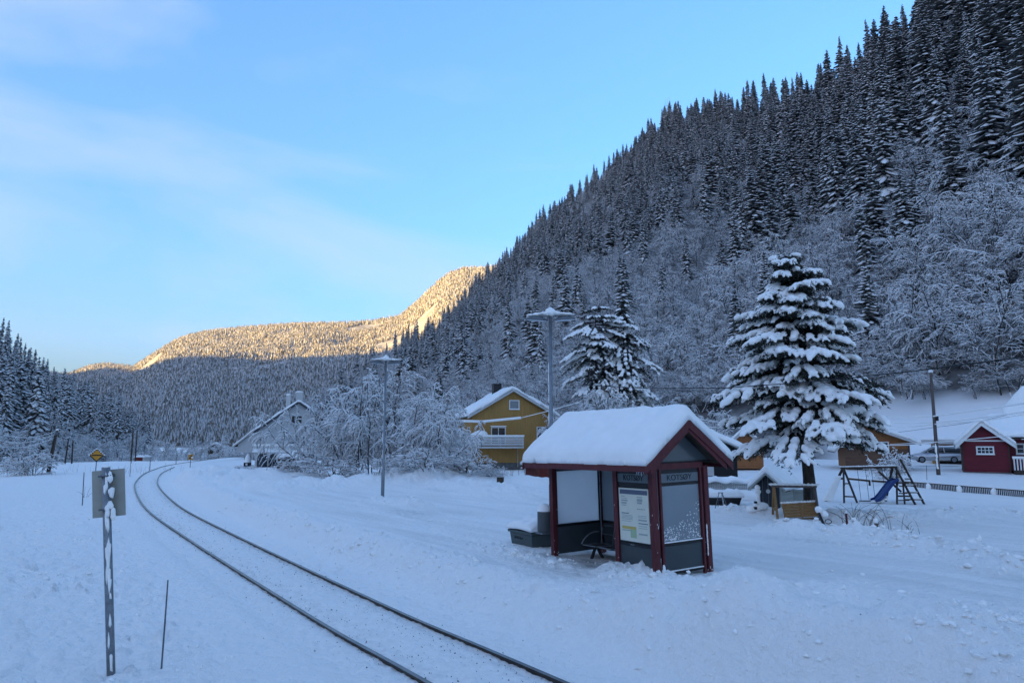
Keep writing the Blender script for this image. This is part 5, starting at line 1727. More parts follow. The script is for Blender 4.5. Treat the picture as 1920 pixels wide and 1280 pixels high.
window(rh, 'window', 1.05, 2.05, 1.28, 1.72, -.05, 4, 2, white_p, glass_dk, .10)
MB().bx(-.05, Wd, .01, 7, -.5, -.2).build('foundation', concrete, rh)
# wing going right with veranda
MB().bx(Wd, Wd + 7, 1.2, 6, -.2, 2.35).build('wing_wall', barn_red, rh)
window(rh, 'window', Wd + .65, Wd + 1.9, 1.3, 1.95, 1.2, 3, 2, white_p, glass_dk, .10)
MB().prism([(Wd + .2, 2.40), (Wd + 7.3, 2.40), (Wd + 7.3, 2.52), (Wd + .2, 2.52)], .6, 3.4).build('wing_roof', wood_dk, rh)
snow_cap('wing_snow', rh, edge_spaced(Wd - .9, Wd + 7.3, 12, .3), edge_spaced(.5, 6.4, 14, .3), lambda x, y: 2.55 + .30 * (y - .5) + .0 * x, .34, .35, seed=31)
snow_cap('high_roof_snow', rh, edge_spaced(Wd + .3, Wd + 8, 12, .3), edge_spaced(4.2, 8.2, 14, .3), lambda x, y: 3.2 + 1.15 * np.minimum(y - 4.2, 3.0) - np.clip(1.6 - (x - Wd - .3), 0, 9) * 1.2, .34, .35, seed=32)
MB().bx(Wd + .2, Wd + 7, -.5, 1.19, -.3, -.05).build('veranda_floor', wood_dk, rh)
for k in range(16):
    x = Wd + .25 + k * .2
    MB().bx(x - .045, x + .045, -.52, -.49, .0, .86).build('baluster', white_p, rh)
MB().bx(Wd + .15, Wd + 4, -.54, -.46, .86, .95).build('handrail', white_p, rh)
MB().bx(Wd + .15, Wd + 4, -.55, -.45, .952, 1.06).build('rail_snow', snow, rh)

# parked car
p = on_ground(1757, 867, 69)
pz = at(1757, 867, 69).z
ca_ = thing('parked_car', 'silver estate car with snow on its roof parked before the open garage', 'car', (at(1757, 867, 69).x, 69, pz), R(158))
def loft(sections, m, name, parent, smooth=True):
    """sections: list of (x, [(y, z), ...]) half profiles mirrored"""
    mb = MB()
    rows = []
    for x, pr in sections:
        full = [(x, -y, z) for y, z in pr] + [(x, y, z) for y, z in reversed(pr)]
        rows.append(full)
    n = len(rows[0])
    vs = [v for r_ in rows for v in r_]
    fs = []
    for i in range(len(rows) - 1):
        for j in range(n):
            j2 = (j + 1) % n
            fs.append((i * n + j, i * n + j2, (i + 1) * n + j2, (i + 1) * n + j))
    fs.append(tuple(range(n)))
    fs.append(tuple(reversed(range((len(rows) - 1) * n, len(rows) * n))))
    mb.add(vs, fs)
    return mb.build(name, m, parent, smooth=smooth)
def sec(w, zb, zt, k=.88): return [(w * .85, zb), (w, zb + .15), (w, (zb + zt) / 2), (w * k, zt), (w * .4, zt + .02)]
body_ = loft([(-2.2, sec(.70, .38, .80)), (-2.1, sec(.82, .24, .96)), (-1.3, sec(.87, .20, 1.00)), (0, sec(.88, .20, .98)), (1.0, sec(.88, .20, .95)), (1.75, sec(.84, .22, .82)), (2.1, sec(.76, .26, .68)), (2.2, sec(.62, .34, .58))], silver, 'body', ca_)
loft([(-2.12, [(.60, .95), (.60, .96), (.58, .97), (.5, .98), (.3, .99)]), (-1.85, [(.80, .95), (.77, 1.2), (.70, 1.36), (.62, 1.40), (.3, 1.42)]), (-.6, [(.82, .95), (.78, 1.2), (.70, 1.44), (.62, 1.49), (.3, 1.51)]), (.25, [(.82, .93), (.78, 1.2), (.70, 1.42), (.62, 1.47), (.3, 1.49)]), (1.2, [(.74, .90), (.72, .92), (.68, .93), (.6, .94), (.3, .95)])], glass_dk, 'cabin_glass', ca_)
loft([(-1.92, [(.70, 1.36), (.70, 1.38), (.66, 1.42), (.5, 1.44), (.3, 1.45)]), (-.6, [(.715, 1.42), (.715, 1.45), (.66, 1.52), (.5, 1.54), (.3, 1.55)]), (.3, [(.70, 1.41), (.70, 1.43), (.64, 1.49), (.5, 1.51), (.3, 1.52)])], silver, 'roof', ca_)
snow_cap('roof_snow', ca_, edge_spaced(-1.9, .25, 8, .2), edge_spaced(-.62, .62, 6, .15), lambda x, y: 1.50 + .04 * np.cos(x) , .08, .15, seed=35)
for a, b_ in (((.25, .79, 1.44), (1.18, .76, .95)), ((.25, -.79, 1.44), (1.18, -.76, .95)), ((-.5, .80, 1.45), (-.55, .86, .97)), ((-.5, -.80, 1.45), (-.55, -.86, .97)), ((-1.85, .78, 1.38), (-2.12, .72, .97)), ((-1.85, -.78, 1.38), (-2.12, -.72, .97))):
    MB().bar(a, b_, .07, .05).build('pillar', silver, ca_)
for x in (-1.3, 1.35):
    for s in (-1, 1):
        wmb = MB().lathe([(.0, -.1), (.22, -.1), (.31, -.09), (.32, 0), (.31, .09), (.22, .1), (0, .1)], 18)
        T_ = Matrix.Translation((x, s * .80, .31)) @ Matrix.Rotation(R(90), 4, 'X')
        wmb.v = [tuple(T_ @ Vector(q)) for q in wmb.v]
        w_ = wmb.build('wheel', rubber, ca_, smooth=True)
        rm = MB().lathe([(0, -.112), (.19, -.108), (.20, -.10), (.20, .10), (.19, .108), (0, .112)], 14)
        rm.v = [tuple(T_ @ Vector(q)) for q in rm.v]
        rm.build('rim', steel, w_)
for s in (-1, 1):
    MB().blob((2.08, s * .58, .66), (.12, .16, .08), None, 2, 0).build('headlight', glass_pale, ca_, smooth=True)
    MB().blob((-2.12, s * .66, .86), (.06, .12, .14), None, 2, 0).build('tail_light', red, ca_, smooth=True)
    MB().blob((.85, s * .97, 1.0), (.08, .10, .07), None, 1, 0).build('mirror', silver, ca_, smooth=True)
MB().bx(2.14, 2.19, -.42, .42, .34, .50).build('grille', black, ca_)
# ------------------------------------------------------------------ gardens behind the platform
# playhouse
pb = on_ground(1419, 951, 34.5)
ph = thing('playhouse', 'small pale grey playhouse with dark door front and round ornament under thick snow', 'playhouse', pb, R(-20))
ph.rotation_euler = (0, 0, R(-36))
Wd, L, He, Ha = 1.15, 2.1, 1.10, 1.62
MB().prism([(0, -.15), (Wd, -.15), (Wd, He), (Wd / 2, Ha), (0, He)], 0, L).build('wall', palegrey, ph)
planks(ph, .05, Wd - .05, lambda x: He + (Ha - He) * (1 - abs(x - Wd / 2) / (Wd / 2)) - .03, .02, .26, dkblue, 0, .02, 'door_board')
for k in range(5):
    MB().bx(Wd, Wd + .022 + .003 * (k % 2), .06, L - .06, .0 + .21 * k, .195 + .21 * k).build('plank', palegrey, ph)
for (x, y) in ((Wd + .015, .0), (Wd + .015, L)):
    MB().bx(x - .04, x + .035, y - .045, y + .045, -.1, He).build('corner_board', palegrey, ph)
do_ = MB().lathe([(0, 0), (.09, 0), (.10, .02), (.0, .03)], 16).build('door_ornament', trim_gy, ph)
do_.location = (.58, -.026, .80)
do_.rotation_euler = (R(90), 0, 0)
window(ph, 'window', .75, 1.25, .75, 1.02, Wd + .03, 3, 1, palegrey, glass_dk, .04, axis='y', out=1, sill=False)
for s in (-1, 1):
    mb = MB()
    x0 = Wd / 2 + s * (Wd / 2 + .28)
    z0 = Ha - (Ha - He) / (Wd / 2) * (Wd / 2 + .28)
    mb.prism([(Wd / 2, Ha + .01), (x0, z0 + .01), (x0, z0 + .07), (Wd / 2, Ha + .07)], -.3, L + .35)
    mb.build('roof', trim_gy, ph)
    MB().prism([(Wd / 2, Ha - .04), (x0, z0 - .04), (x0, z0 + .085), (Wd / 2, Ha + .085)], -.335, -.302).build('barge_board', palegrey, ph)
snow_cap('roof_snow', ph, edge_spaced(Wd / 2 - .88, Wd / 2 + .88, 16, .25), edge_spaced(-.34, L + .4, 14, .3), lambda x, y: Ha + .07 - (Ha - He) / (Wd / 2) * np.sqrt((np.asarray(x) - Wd / 2) ** 2 + .0), .36, .32, bulge=.04, amp=.03, seed=41, T_edge=.3)
p = on_ground(1500, 944, 36)
MB().bx(p.x - .35, p.x + .25, p.y - .2, p.y + .3, p.z - .1, p.z + .62).bx(p.x - .33, p.x + .35, p.y - .25, p.y + .35, p.z + .625, p.z + .72).build('garden_box', [palegrey], None, top=True)
tag(C.objects[-1], 'pale grey garden box with flat lid beside the playhouse', 'box')

# porch swing
p = on_ground(1492, 976, 27.0)
sw = thing('garden_swing', 'honey-coloured wooden garden swing seen from behind beside the snowy tree', 'garden swing', (p.x, p.y, p.z), R(-10))
for x in (-.72, .72):
    for y in (-.55, .55):
        MB().bar((x + (.0 if x < 0 else 0), y, -.2), (x, y * .12, 1.08), .075, .075).build('leg', wood if x < 0 else wood_gy, sw)
    MB().bar((x, -.38, .28), (x, .38, .28), .06, .08).build('crossbar', wood, sw)
MB().bar((-.80, 0, 1.12), (.80, 0, 1.12), .08, .08).build('top_beam', wood_gy, sw)
mb = MB()
for k in range(12):
    mb.blob((-.8 + .145 * k, 0, 1.19), (.12, .08, .05), None, 1, .25)
mb.build('beam_snow', snow, sw, smooth=True)
Tm = Matrix.Translation((.18, -.28, .02)) @ Matrix.Rotation(R(-22), 4, 'X') @ Matrix.Rotation(R(-4), 4, 'Y')
def tb_(x0, x1, y0, y1, z0, z1):
    mb = MB().bx(x0, x1, y0, y1, z0, z1)
    mb.v = [tuple(Tm @ Vector(q)) for q in mb.v]
    return mb
for k in range(5):
    tb_(-.62, .62, -.012, .012, .03 + .105 * k, .125 + .105 * k).build('back_slat', wood, sw)
for x in (-.60, 0.0, .60):
    tb_(x - .035, x + .035, -.035, -.013, .0, .56).build('back_post', wood, sw)
for k in range(3):
    tb_(-.62, .62, .03 + .13 * k, .145 + .13 * k, -.03, .0).build('seat_slat', wood, sw)
mb = MB()
for k in range(13):
    q = Tm @ Vector((-.62 + .103 * k, 0, .585))
    mb.blob(q, (.085, .055, .05), None, 1, .2)
mb.build('back_snow', snow, sw, smooth=True)
for x in (-.52, .60):
    MB().tube([(x, 0, 1.1), tuple(Tm @ Vector((x - .18, 0, .5)))], .010, 5).build('chain', steel_dk, sw)

# swing frame with slide
p = on_ground(1585, 944, 37.0)
sf = thing('swing_set', 'dark wooden swing frame with ropes, climbing ladder and blue slide', 'swing set', p, R(-4))
TB = 1.72
MB().bar((-.12, 0, TB), (2.75, .2, TB + .05), .09, .09).build('top_beam', wood_dk, sf)
mb = MB()
for k in range(22):
    mb.blob((-.1 + .13 * k, .01 * k, TB + .065 + .003 * k), (.1, .06, .04), None, 1, .2)
mb.build('beam_snow', snow, sf, smooth=True)
def leg(a, b, w=.085): MB().bar(a, b, w, w).build('leg', wood_dk, sf)
leg((-.35, -.75, -.2), (.02, -.0, TB)); leg((.52, -.35, -.2), (.02, 0, TB)); leg((-.75, .85, -.2), (.05, .05, TB + .05), .10)
MB().bar((-.22, -.55, .34), (.38, -.28, .30), .07).build('crossbar', wood_dk, sf)
MB().bar((-.08, -.2, .95), (.24, -.12, .95), .06).build('crossbar', wood_dk, sf)
mb = MB()
mb.add([(-.95, .55, .0), (-.50, .35, .0), (-.10, -.02, 1.28), (-.32, .10, 1.30), (-.93, .70, .06), (-.48, .50, .06), (-.06, .12, 1.34), (-.30, .24, 1.36)], HEX)
mb.build('snowy_plank', snow, sf, bevel=.05)
for x in (.72, 1.12, 1.42, 1.95):
    MB().tube([(x, .05, TB), (x + .04, -.03, .4), (x + .05, -.05, .1)], .011, 5).build('rope', wire_m, sf)
MB().bx(.70, 1.2, -.12, .06, .06, .10).build('swing_seat', wood_dk, sf)
leg((2.25, -.65, -.2), (2.70, .1, TB + .05)); leg((3.25, -.55, -.2), (2.62, .05, TB + .05)); leg((2.35, .95, -.2), (2.55, .25, TB)); leg((1.95, .5, 1.55), (2.75, -.1, .55))
leg((2.72, -.45, -.2), (2.98, .15, 1.15)); leg((3.78, -.35, -.2), (3.02, .35, TB + .45))
MB().bar((2.3, -.62, .38), (3.05, -.5, .36), .08).build('crossbar', wood_dk, sf)
for k in range(5):
    z = .18 + .34 * k
    x1 = 3.70 - .148 * k * 1.0
    MB().bar((2.75 + .07 * k, -.36 + .07 * k, z), (x1, -.30 + .07 * k, z), .06, .05).build('rung', wood_dk, sf)
    if k < 3: MB().bar((2.38 + .09 * k, -.58 + .1 * k, z - .02), (2.92 - .02 * k, -.5 + .1 * k, z - .02), .06, .05).build('rung', wood_dk, sf)
mb = MB()
for k in range(5):
    z = .21 + .34 * k
    mb.box((3.2 - .05 * k, -.33 + .07 * k, z + .015), (.8 - .18 * k, .07, .03))
mb.build('rung_snow', snow, sf)
MB().box((2.75, .2, .98), (.75, .6, .05)).build('platform', wood_dk, sf)
sl = MB()
pr = [(0, 1.12), (.25, 1.02), (.6, .70), (.95, .36), (1.2, .16), (1.45, .10)]
for a, b_ in zip(pr[:-1], pr[1:]):
    for (u0, u1, dz) in ((-.26, .26, 0), (-.32, -.25, .10), (.25, .32, .10)):
        sl.bar((2.55 - a[0] * .92, .0 - a[0] * .30 + (u0 + u1) / 2, a[1] + dz / 2), (2.55 - b_[0] * .92, -b_[0] * .30 + (u0 + u1) / 2, b_[1] + dz / 2), u1 - u0, .04 + dz)
sl.build('slide', blue_pl, sf)
mb = MB()
for k in range(6): mb.blob((1.25 + .13 * k, -.42 + .02 * k, .10 + .10 * max(0, k - 3)), (.13, .22, .06), None, 2, .15)
mb.build('slide_snow', snow, sf, smooth=True)

# picket fence, trough, small swing
pf = thing('picket_fence', 'low white picket fence piled with snow beside the playhouse', 'fence', on_ground(1322, 918, 39), R(-3))
zf = at(1322, 916, 39).z - pf.location.z
for k in range(24):
    MB().box((.05 + .098 * k, 0, zf + .09), (.055, .03, .40 + rnd.uniform(-.03, .02))).build('picket', trim_gy, pf)
MB().bx(0, 2.4, .02, .06, zf - .02, zf + .05).build('rail', trim_gy, pf)
MB().bx(0, 2.4, .02, .06, zf + .16, zf + .22).build('rail', trim_gy, pf)
for x in (0, 1.35, 2.4):
    MB().bx(x - .05, x + .05, .0, .12, -.3, zf + .42).build('post', trim_gy, pf)
snow_cap('fence_snow', pf, edge_spaced(-.15, 2.6, 14, .2), edge_spaced(-.22, .55, 6, .2), lambda x, y: zf + .28 + .12 * np.sin(x * 3.0) ** 2, .24, .25, amp=.06, seed=43)
snow_cap('snow_drift', pf, edge_spaced(-.3, 3.2, 14, .4), edge_spaced(-.9, .0, 6, .3), lambda x, y: -.05 + 0 * x, max(.1, zf - .02), .4, amp=.05, seed=45)
p = on_ground(1356, 940, 36)
tg_ = thing('garden_trough', 'long low dark trough heaped with snow below the picket fence', 'trough', p, R(-2))
MB().add(taper(-1.1, .85, -.3, .3, -.05, .38, .12), HEX).build('trough', black, tg_, bevel=.02)
snow_cap('snow_heap', tg_, edge_spaced(-1.15, .95, 12, .3), edge_spaced(-.36, .36, 8, .2), lambda x, y: .38 + 0 * x, .34, .3, amp=.05, seed=46)
p = on_ground(1352, 946, 33)
ks = thing('toddler_swing', 'small metal A-frame swing with a hanging basket seat in front of the dark trough', 'swing', p, R(0))
for s in (-1, 1):
    MB().tube([(s * .36, -.05, -.1), (s * .07, .0, .80)], .018, 6).build('leg', steel_dk, ks)
MB().tube([(.30, .5, -.1), (.08, .1, .80)], .03, 6).build('leg', trim_gy, ks)
MB().tube([(-.18, 0, .50), (.18, 0, .50)], .014, 6).build('crossbar', steel_dk, ks)
MB().tube([(-.12, 0, .82), (.12, 0, .82)], .02, 6).build('top_bar', steel_dk, ks)
MB().tube([(-.13, 0, .5), (-.14, -.02, .08)], .008, 5).tube([(.13, 0, .5), (.14, -.02, .08)], .008, 5).build('rope', steel_dk, ks)
MB().bx(-.20, .20, -.13, .10, .0, .11).build('basket', bin_m, ks, bevel=.02)

# snow-capped pump, leaning post, short posts
p = on_ground(1423, 972, 28.5)
pu = thing('garden_pump', 'snow-plastered upright standpipe with a ball of snow on top left of the wooden swing', 'standpipe', p)
MB().tube([(.03, 0, -.2), (.03, 0, .82)], .045, 8).build('pipe', black, pu)
mb = MB()
for k in range(9): mb.blob((0, -.03, .12 + .085 * k), (.075 + .04 * (k == 7), .06, .09), None, 2, .15)
mb.blob((.0, 0, .87), (.11, .1, .12), None, 2, .08)
for k in range(4): mb.blob((-.28 + .14 * k, 0, .02 + .05 * k), (.22, .2, .16), None, 2, .12)
mb.build('snow_crust', snow, pu, smooth=True)
MB().bx(-.24, -.12, -.2, -.1, .05, .15).bx(-.2, -.1, -.18, -.08, .28, .36).build('valve', black, pu)
p = on_ground(1549, 988, 23.5)
lp_ = thing('leaning_post', 'dark leaning post with a metal hoop at the foot of the snowy tree', 'post', p)
MB().bar((.02, 0, -.1), (-.20, .05, .50), .10, .08).build('post', black, lp_, bevel=.01)
MB().tube([(.08 + .11 * math.cos(a * .785), .0, .22 + .07 * math.sin(a * .785)) for a in range(9)], .014, 5, cap=False).build('hoop', black, lp_)
MB().blob((-.16, .1, .58), (.13, .12, .13), None, 2, .1).blob((-.0, .15, .42), (.16, .12, .14), None, 2, .1).build('snow_cap', snow, lp_, smooth=True)
for (px, py, pt, Y, r, m, lab) in ((1588, 985, 962, 24, .035, red, 'thin dark post among dry stalks on the snowbank'), (1644, 999, 980, 22, .055, wood_gy, 'short pale wooden stub with a cap of snow on the roadside bank')):
    b_ = on_ground(px, py, Y)
    h_ = at(px, pt, Y).z - b_.z
    o = thing('fence_post', lab, 'post', b_)
    MB().tube([(0, 0, -.2), (0, 0, h_)], r, 9).build('post', m, o)
    MB().blob((0, 0, h_ + r * .9), (r * 1.1, r * 1.1, r * 2), None, 2, .1).build('snow_cap', snow, o, smooth=True)
p = on_ground(1838, 1018, 19.5)
o = thing('boundary_marker', 'tiny dark marker with a cap of snow alone in the smooth snow', 'marker', p)
MB().tube([(0, 0, -.1), (0, 0, .10)], .04, 8).build('stub', black, o)
MB().blob((0, 0, .15), (.055, .05, .09), None, 2, .1).build('snow_cap', snow, o, smooth=True)
simple_pole('marker_stake', 1737, 892, 872, 52, .02, 'thin stake in the snow before the utility pole and the car', 'stake', wood_gy, None, .06)

def stalks(name, label, px, py, Y, n, h, spread, seed, arch=.5):
    r = random.Random(seed)
    b_ = on_ground(px, py, Y)
    mb = MB()
    for i in range(n):
        x, y = r.gauss(0, spread), r.gauss(0, spread * .5)
        a = r.random() * 6.28
        hh = h * r.uniform(.5, 1.1)
        bend = arch * r.random() * hh
        pts = []
        for k in range(6):
            t_ = k / 5
            pts.append((x + math.cos(a) * bend * t_ * t_ * 1.4, y + math.sin(a) * bend * .6 * t_ * t_, -.05 + hh * (t_ - .35 * (bend / hh) * t_ ** 3)))
        mb.tube(pts, [.009 - .005 * k / 5 for k in range(6)], 4, 0, False)
    o = mb.build(name, stalk_m, None)
    o.location = b_
    return tag(o, label, 'plant')
stalks('dry_stalks', 'tall arching dry stalks on the snowbank before the swing frame', 1605, 985, 24.0, 26, 1.0, .42, 3, .9)
stalks('dry_stalks', 'dry stalks around the pale wooden stub on the roadside bank', 1650, 996, 22.4, 10, .7, .35, 4, 1.2)
stalks('dry_stalks', 'small lone tuft of dry stalks on the bank nearest the road', 1706, 1002, 21.5, 7, .55, .14, 5, .7)
stalks('dry_stalks', 'sparse dry stalks poking out of the snow by the yellow house', 985, 915, 48, 22, 1.1, 1.6, 6, .8)
stalks('dry_stalks', 'fine dry grass stems along the left side of the field', 30, 890, 62, 40, .7, 2.6, 7, .3)
stalks('dry_stalks', 'fine dry grass stems beyond the diamond sign', 225, 878, 70, 50, .8, 4.5, 8, .3)
stalks('dry_stalks', 'short bare branch stuck in the snow above the sign board', 164, 902, 40, 4, .8, .12, 10, .8)

# low fence along the far garden
fa, fb = on_ground(1690, 905, 48), on_ground(1935, 926, 40)
lf = thing('low_fence', 'low dark slatted fence in sagging sections across the snowy garden', 'fence', fa, math.atan2(fb.y - fa.y, fb.x - fa.x))
Lf = (fb - fa).length
dzf = (fb.z - fa.z) / Lf
ns = 4
za0, zb0 = at(1690, 902, fa.y).z - fa.z, at(1935, 921, fb.y).z - fa.z
for k in range(ns):
    x0, x1 = Lf * k / ns + .06, Lf * (k + 1) / ns - .06
    h0, h1 = za0 + (zb0 - za0) * x0 / Lf, za0 + (zb0 - za0) * x1 / Lf
    MB().bar((x0, 0, h0), (x1, 0, h1), .05, .05).build('rail', wood_dk, lf)
    mb = MB()
    m_ = int((x1 - x0) / .11)
    for j in range(m_):
        t_ = (j + .5) / m_
        x, h_ = x0 + (x1 - x0) * t_, h0 + (h1 - h0) * t_
        mb.bx(x - .03, x + .03, -.015, .015, h_ - .62, h_ - .01)
    s_ = mb.build('slats', wood_dk, lf)
    s_['kind'] = 'stuff'
    MB().bar((x0, 0, h0 + .055), (x1, 0, h1 + .055), .09, .05).build('rail_snow', snow, lf)
    MB().bx(x1 + .02, x1 + .10, -.05, .05, h1 - .8, h1 + .04).build('post', wood_dk, lf)
    MB().blob((x1 + .06, -.1, h1 - .22), (.16, .15, .28), None, 2, .12).build('snow_cap', snow, lf, smooth=True)
fa2 = on_ground(1565, 897, 48)
l2 = thing('low_fence', 'low dark rail fence in two short pieces behind the swing frame', 'fence', fa2)
xx = [at(px, 897, 48).x - fa2.x for px in (1568, 1582, 1590, 1630, 1634, 1682)]
zz_ = [at(1568, py, 48).z - fa2.z for py in (896, 897, 897, 901, 901, 904)]
for a in (0, 2, 4):
    MB().bar((xx[a], 0, zz_[a]), (xx[a + 1], 0, zz_[a + 1]), .06, .13).build('rail', wood_dk, l2)
    MB().bar((xx[a], 0, zz_[a] + .09), (xx[a + 1], 0, zz_[a + 1] + .09), .10, .05).build('rail_snow', snow, l2)
    MB().bx(xx[a + 1] - .05, xx[a + 1] + .05, -.03, .05, -.5, zz_[a + 1] + .05).build('post', wood_dk, l2)

# utility pole and the wires on the right
b_ = on_ground(1759, 880, 56)
b_.z = at(1759, 880, 56).z
tp = at(1745, 698, 56)
po_ = thing('utility_pole', 'tall wooden utility pole plastered with snow at its foot beside the parked car', 'utility pole', b_)
dv = tp - b_
MB().tube([(0, 0, -.5), tuple(dv)], [.15, .10], 10).build('pole', wood_gy, po_, smooth=True)
MB().blob(dv + Vector((0, 0, .08)), (.17, .17, .13), None, 2, .1).build('snow_cap', snow, po_, smooth=True)
mb = MB()
for k in range(16):
    t_ = .02 + .24 * k / 16
    mb.blob(Vector((-.10 - .04 * rnd.random(), -.13, 0)) + dv * t_, (.09 * rnd.uniform(.5, 1.2), .07, .16), None, 1, .25)
mb.build('snow_streak', snow, po_, smooth=True)['kind'] = 'stuff'
MB().box(tuple(dv * .52 + Vector((.12, -.16, 0))), (.18, .15, .35)).build('fuse_box', black, po_)
def wire(pix, Ys, r, m, label, sag=0.0, cat='wire', group=None):
    P = [at(px, py, Y) for (px, py), Y in zip(pix, Ys)]
    pts = []
    for a, e in zip(P[:-1], P[1:]):
        for k in range(8):
            t_ = k / 8
            pts.append(a.lerp(e, t_) - Vector((0, 0, sag * 4 * t_ * (1 - t_))))
    pts.append(P[-1])
    MB().tube(pts, r, 6).build('wire', m, None, smooth=True, top=True)
    return tag(C.objects[-1], label, cat, group)
wire([(2030, 646), (1920, 669), (1700, 697), (1525, 715), (1360, 727), (1215, 728), (1100, 722)], [14.0, 15.3, 19.3, 22.5, 26, 31, 38], .017, wire_m, 'heavy black cable sweeping across the big snowy tree')
G = 'snow-coated wires by the utility pole'
wire([(1640, 783), (1750, 780), (1920, 756), (1990, 742)], [70, 56, 40, 36], .060, snow, 'topmost thick snow-coated wire at the utility pole', .0, group=G)
wire([(1625, 790), (1755, 792), (1920, 772), (1990, 762)], [70, 56, 42, 38], .050, snow, 'second snow-coated wire down on the utility pole', .05, group=G)
wire([(1600, 806), (1752, 795), (1920, 776), (1990, 765)], [70, 56, 44, 40], .045, snow, 'third snow-coated wire sagging past the utility pole', .12, group=G)
wire([(1600, 836), (1760, 828), (1800, 825), (1920, 814)], [66, 55, 52, 46], .028, snow, 'thin white wire crossing the front of the red house gable', .0, group=G)
wire([(1560, 836), (1660, 834), (1757, 828)], [52, 54, 55.5], .030, snow, 'thin snowy wire in front of the wide brown cabin', .1, group=G)
wire([(1600, 817), (1757, 800), (1900, 775)], [75, 57, 50], .016, steel_dk, 'thin dark wire under the snow-coated wires', .1, group=G)
wire([(1300, 781), (1400, 789)], [75, 62], .045, snow, 'upper snowy wire above the orange cabin gable', .3)
wire([(1310, 796), (1405, 800)], [75, 62], .045, snow, 'lower snowy wire above the orange cabin gable', .2)
wire([(862, 789), (905, 790), (977, 783)], [66, 66, 66], .13, snow, 'rope-thick snow-laden wire before the yellow house balcony', .0)
wire([(977, 783), (1033, 769), (1090, 752)], [66, 66, 66], .035, snow, 'thin snowy continuation of the wire across the yellow house gable', .0)

# ------------------------------------------------------------------ named trees and bushes near the houses
BUSH = [frost_tree(300 + k, H, st, sp, n1, n2, n3, dr, rad, sn, mr, base=ba_, first=fi, split=True) for k, (H, st, sp, n1, n2, n3, dr, rad, sn, mr, ba_, fi) in enumerate([
    (8, 5, .50, 9, 7, 4, .40, .11, .052, .012, .5, .12), (8, 6, .58, 8, 7, 4, .50, .10, .058, .012, .6, .10), (8, 3, .46, 14, 7, 4, .30, .12, .05, .012, .3, .15)])]
LOW = frost_tree(320, 2.2, 12, .7, 5, 4, 3, .30, .03, .035, .006, base=.9, first=.1)
def bush(px, py, Y, h, k, label, name='frosted_bush', cat='bush', sx=1.0, tree=False):
    b_ = on_ground(px, py, Y)
    H0 = 2.2 if k == 'low' else 8.0
    if k != 'low':
        sx *= .70
        h *= 1.12
    o = tree_thing(name, LOW if k == 'low' else BUSH[k], label, cat, b_, rnd.random() * 6.28, (h / H0 * sx, h / H0 * sx, h / H0))
    return o
bush(588, 888, 60, 7.6, 1, 'rounded frosted bush hiding the right end of the white house')
bush(652, 890, 58, 8.4, 0, 'tall frosted bush second from the white house')
bush(694, 893, 55, 8.4, 1, 'frosted bush directly left of the free-standing lamp post')
bush(745, 893, 58, 10.0, 2, 'tallest frosted tree just right of the free-standing lamp post', 'frosted_tree', 'tree')
bush(788, 893, 52, 7.8, 0, 'broad snow-heavy bush midway between lamp post and yellow house')
bush(828, 897, 50, 6.2, 1, 'snow-heavy bush nearest the yellow house balcony')
bush(862, 893, 56, 5.2, 2, 'slender frosted tree against the corner of the yellow house', 'frosted_tree', 'tree')
bush(566, 885, 57, 1.8, 'low', 'low spreading frosted shrub at the foot of the grey annex', sx=1.5)
bush(625, 893, 54, 2.4, 'low', 'low drooping shrub under the tall bushes left of the lamp post', sx=1.6)
bush(735, 902, 48, 1.5, 'low', 'small snow-covered shrub right beside the lamp post foot', sx=1.9)
bush(800, 903, 47, 1.7, 'low', 'small snow-covered shrub in front of the broad bush', sx=2.0)
bush(876, 905, 47, 1.5, 'low', 'wiry low shrub in front of the yellow house wall', sx=1.7)
bush(922, 907, 47, .9, 'low', 'wiry low shrub beside the dark wooden block', sx=1.5)
bush(462, 886, 72, .7, 'low', 'low frosted brush along the track before the grey annex', sx=2.4)
bush(1005, 880, 66, 1.4, 'low', 'rounded low frosted shrub under the yellow house wall', sx=1.4)
bush(62, 887, 64, 2.9, 'low', 'frosted bush at the foot of the leaning field pole', sx=1.1)
bush(20, 880, 72, 1.6, 'low', 'low frosted brush at the left end of the field', sx=1.8)
bush(1120, 800, 70, 8.8, 0, 'broad frosted tree rising behind the shelter roof', 'frosted_tree', 'tree', 1.1)
bush(1175, 800, 72, 7.6, 2, 'frosted tree right of the broad one behind the shelter roof', 'frosted_tree', 'tree')
bush(1065, 800, 76, 7.0, 1, 'frosted tree between the tall lamp post and yellow house gable', 'frosted_tree', 'tree')
bush(1250, 800, 80, 8.5, 0, 'frosted tree above the gable end of the shelter', 'frosted_tree', 'tree')
bush(1330, 800, 82, 7.0, 1, 'frosted tree above the black house', 'frosted_tree', 'tree')
o = bush(1676, 880, 50, 2.9, 'low', 'open round frosted shrub with many stems before the wide brown cabin', sx=.75)
p = on_ground(1678, 886, 49)
MB().lathe([(0, 0), (.12, 0), (.16, .36), (.14, .36), (0, .33)], 12).build('flower_pot', dkblue, None, top=False)
o = C.objects[-1]; o.location = p; tag(o, 'dark pot standing in the snow below the round shrub', 'pot')
bush(1805, 790, 88, 2.0, 'low', 'frosted shrub on the bare snow slope above the garage', sx=1.8)
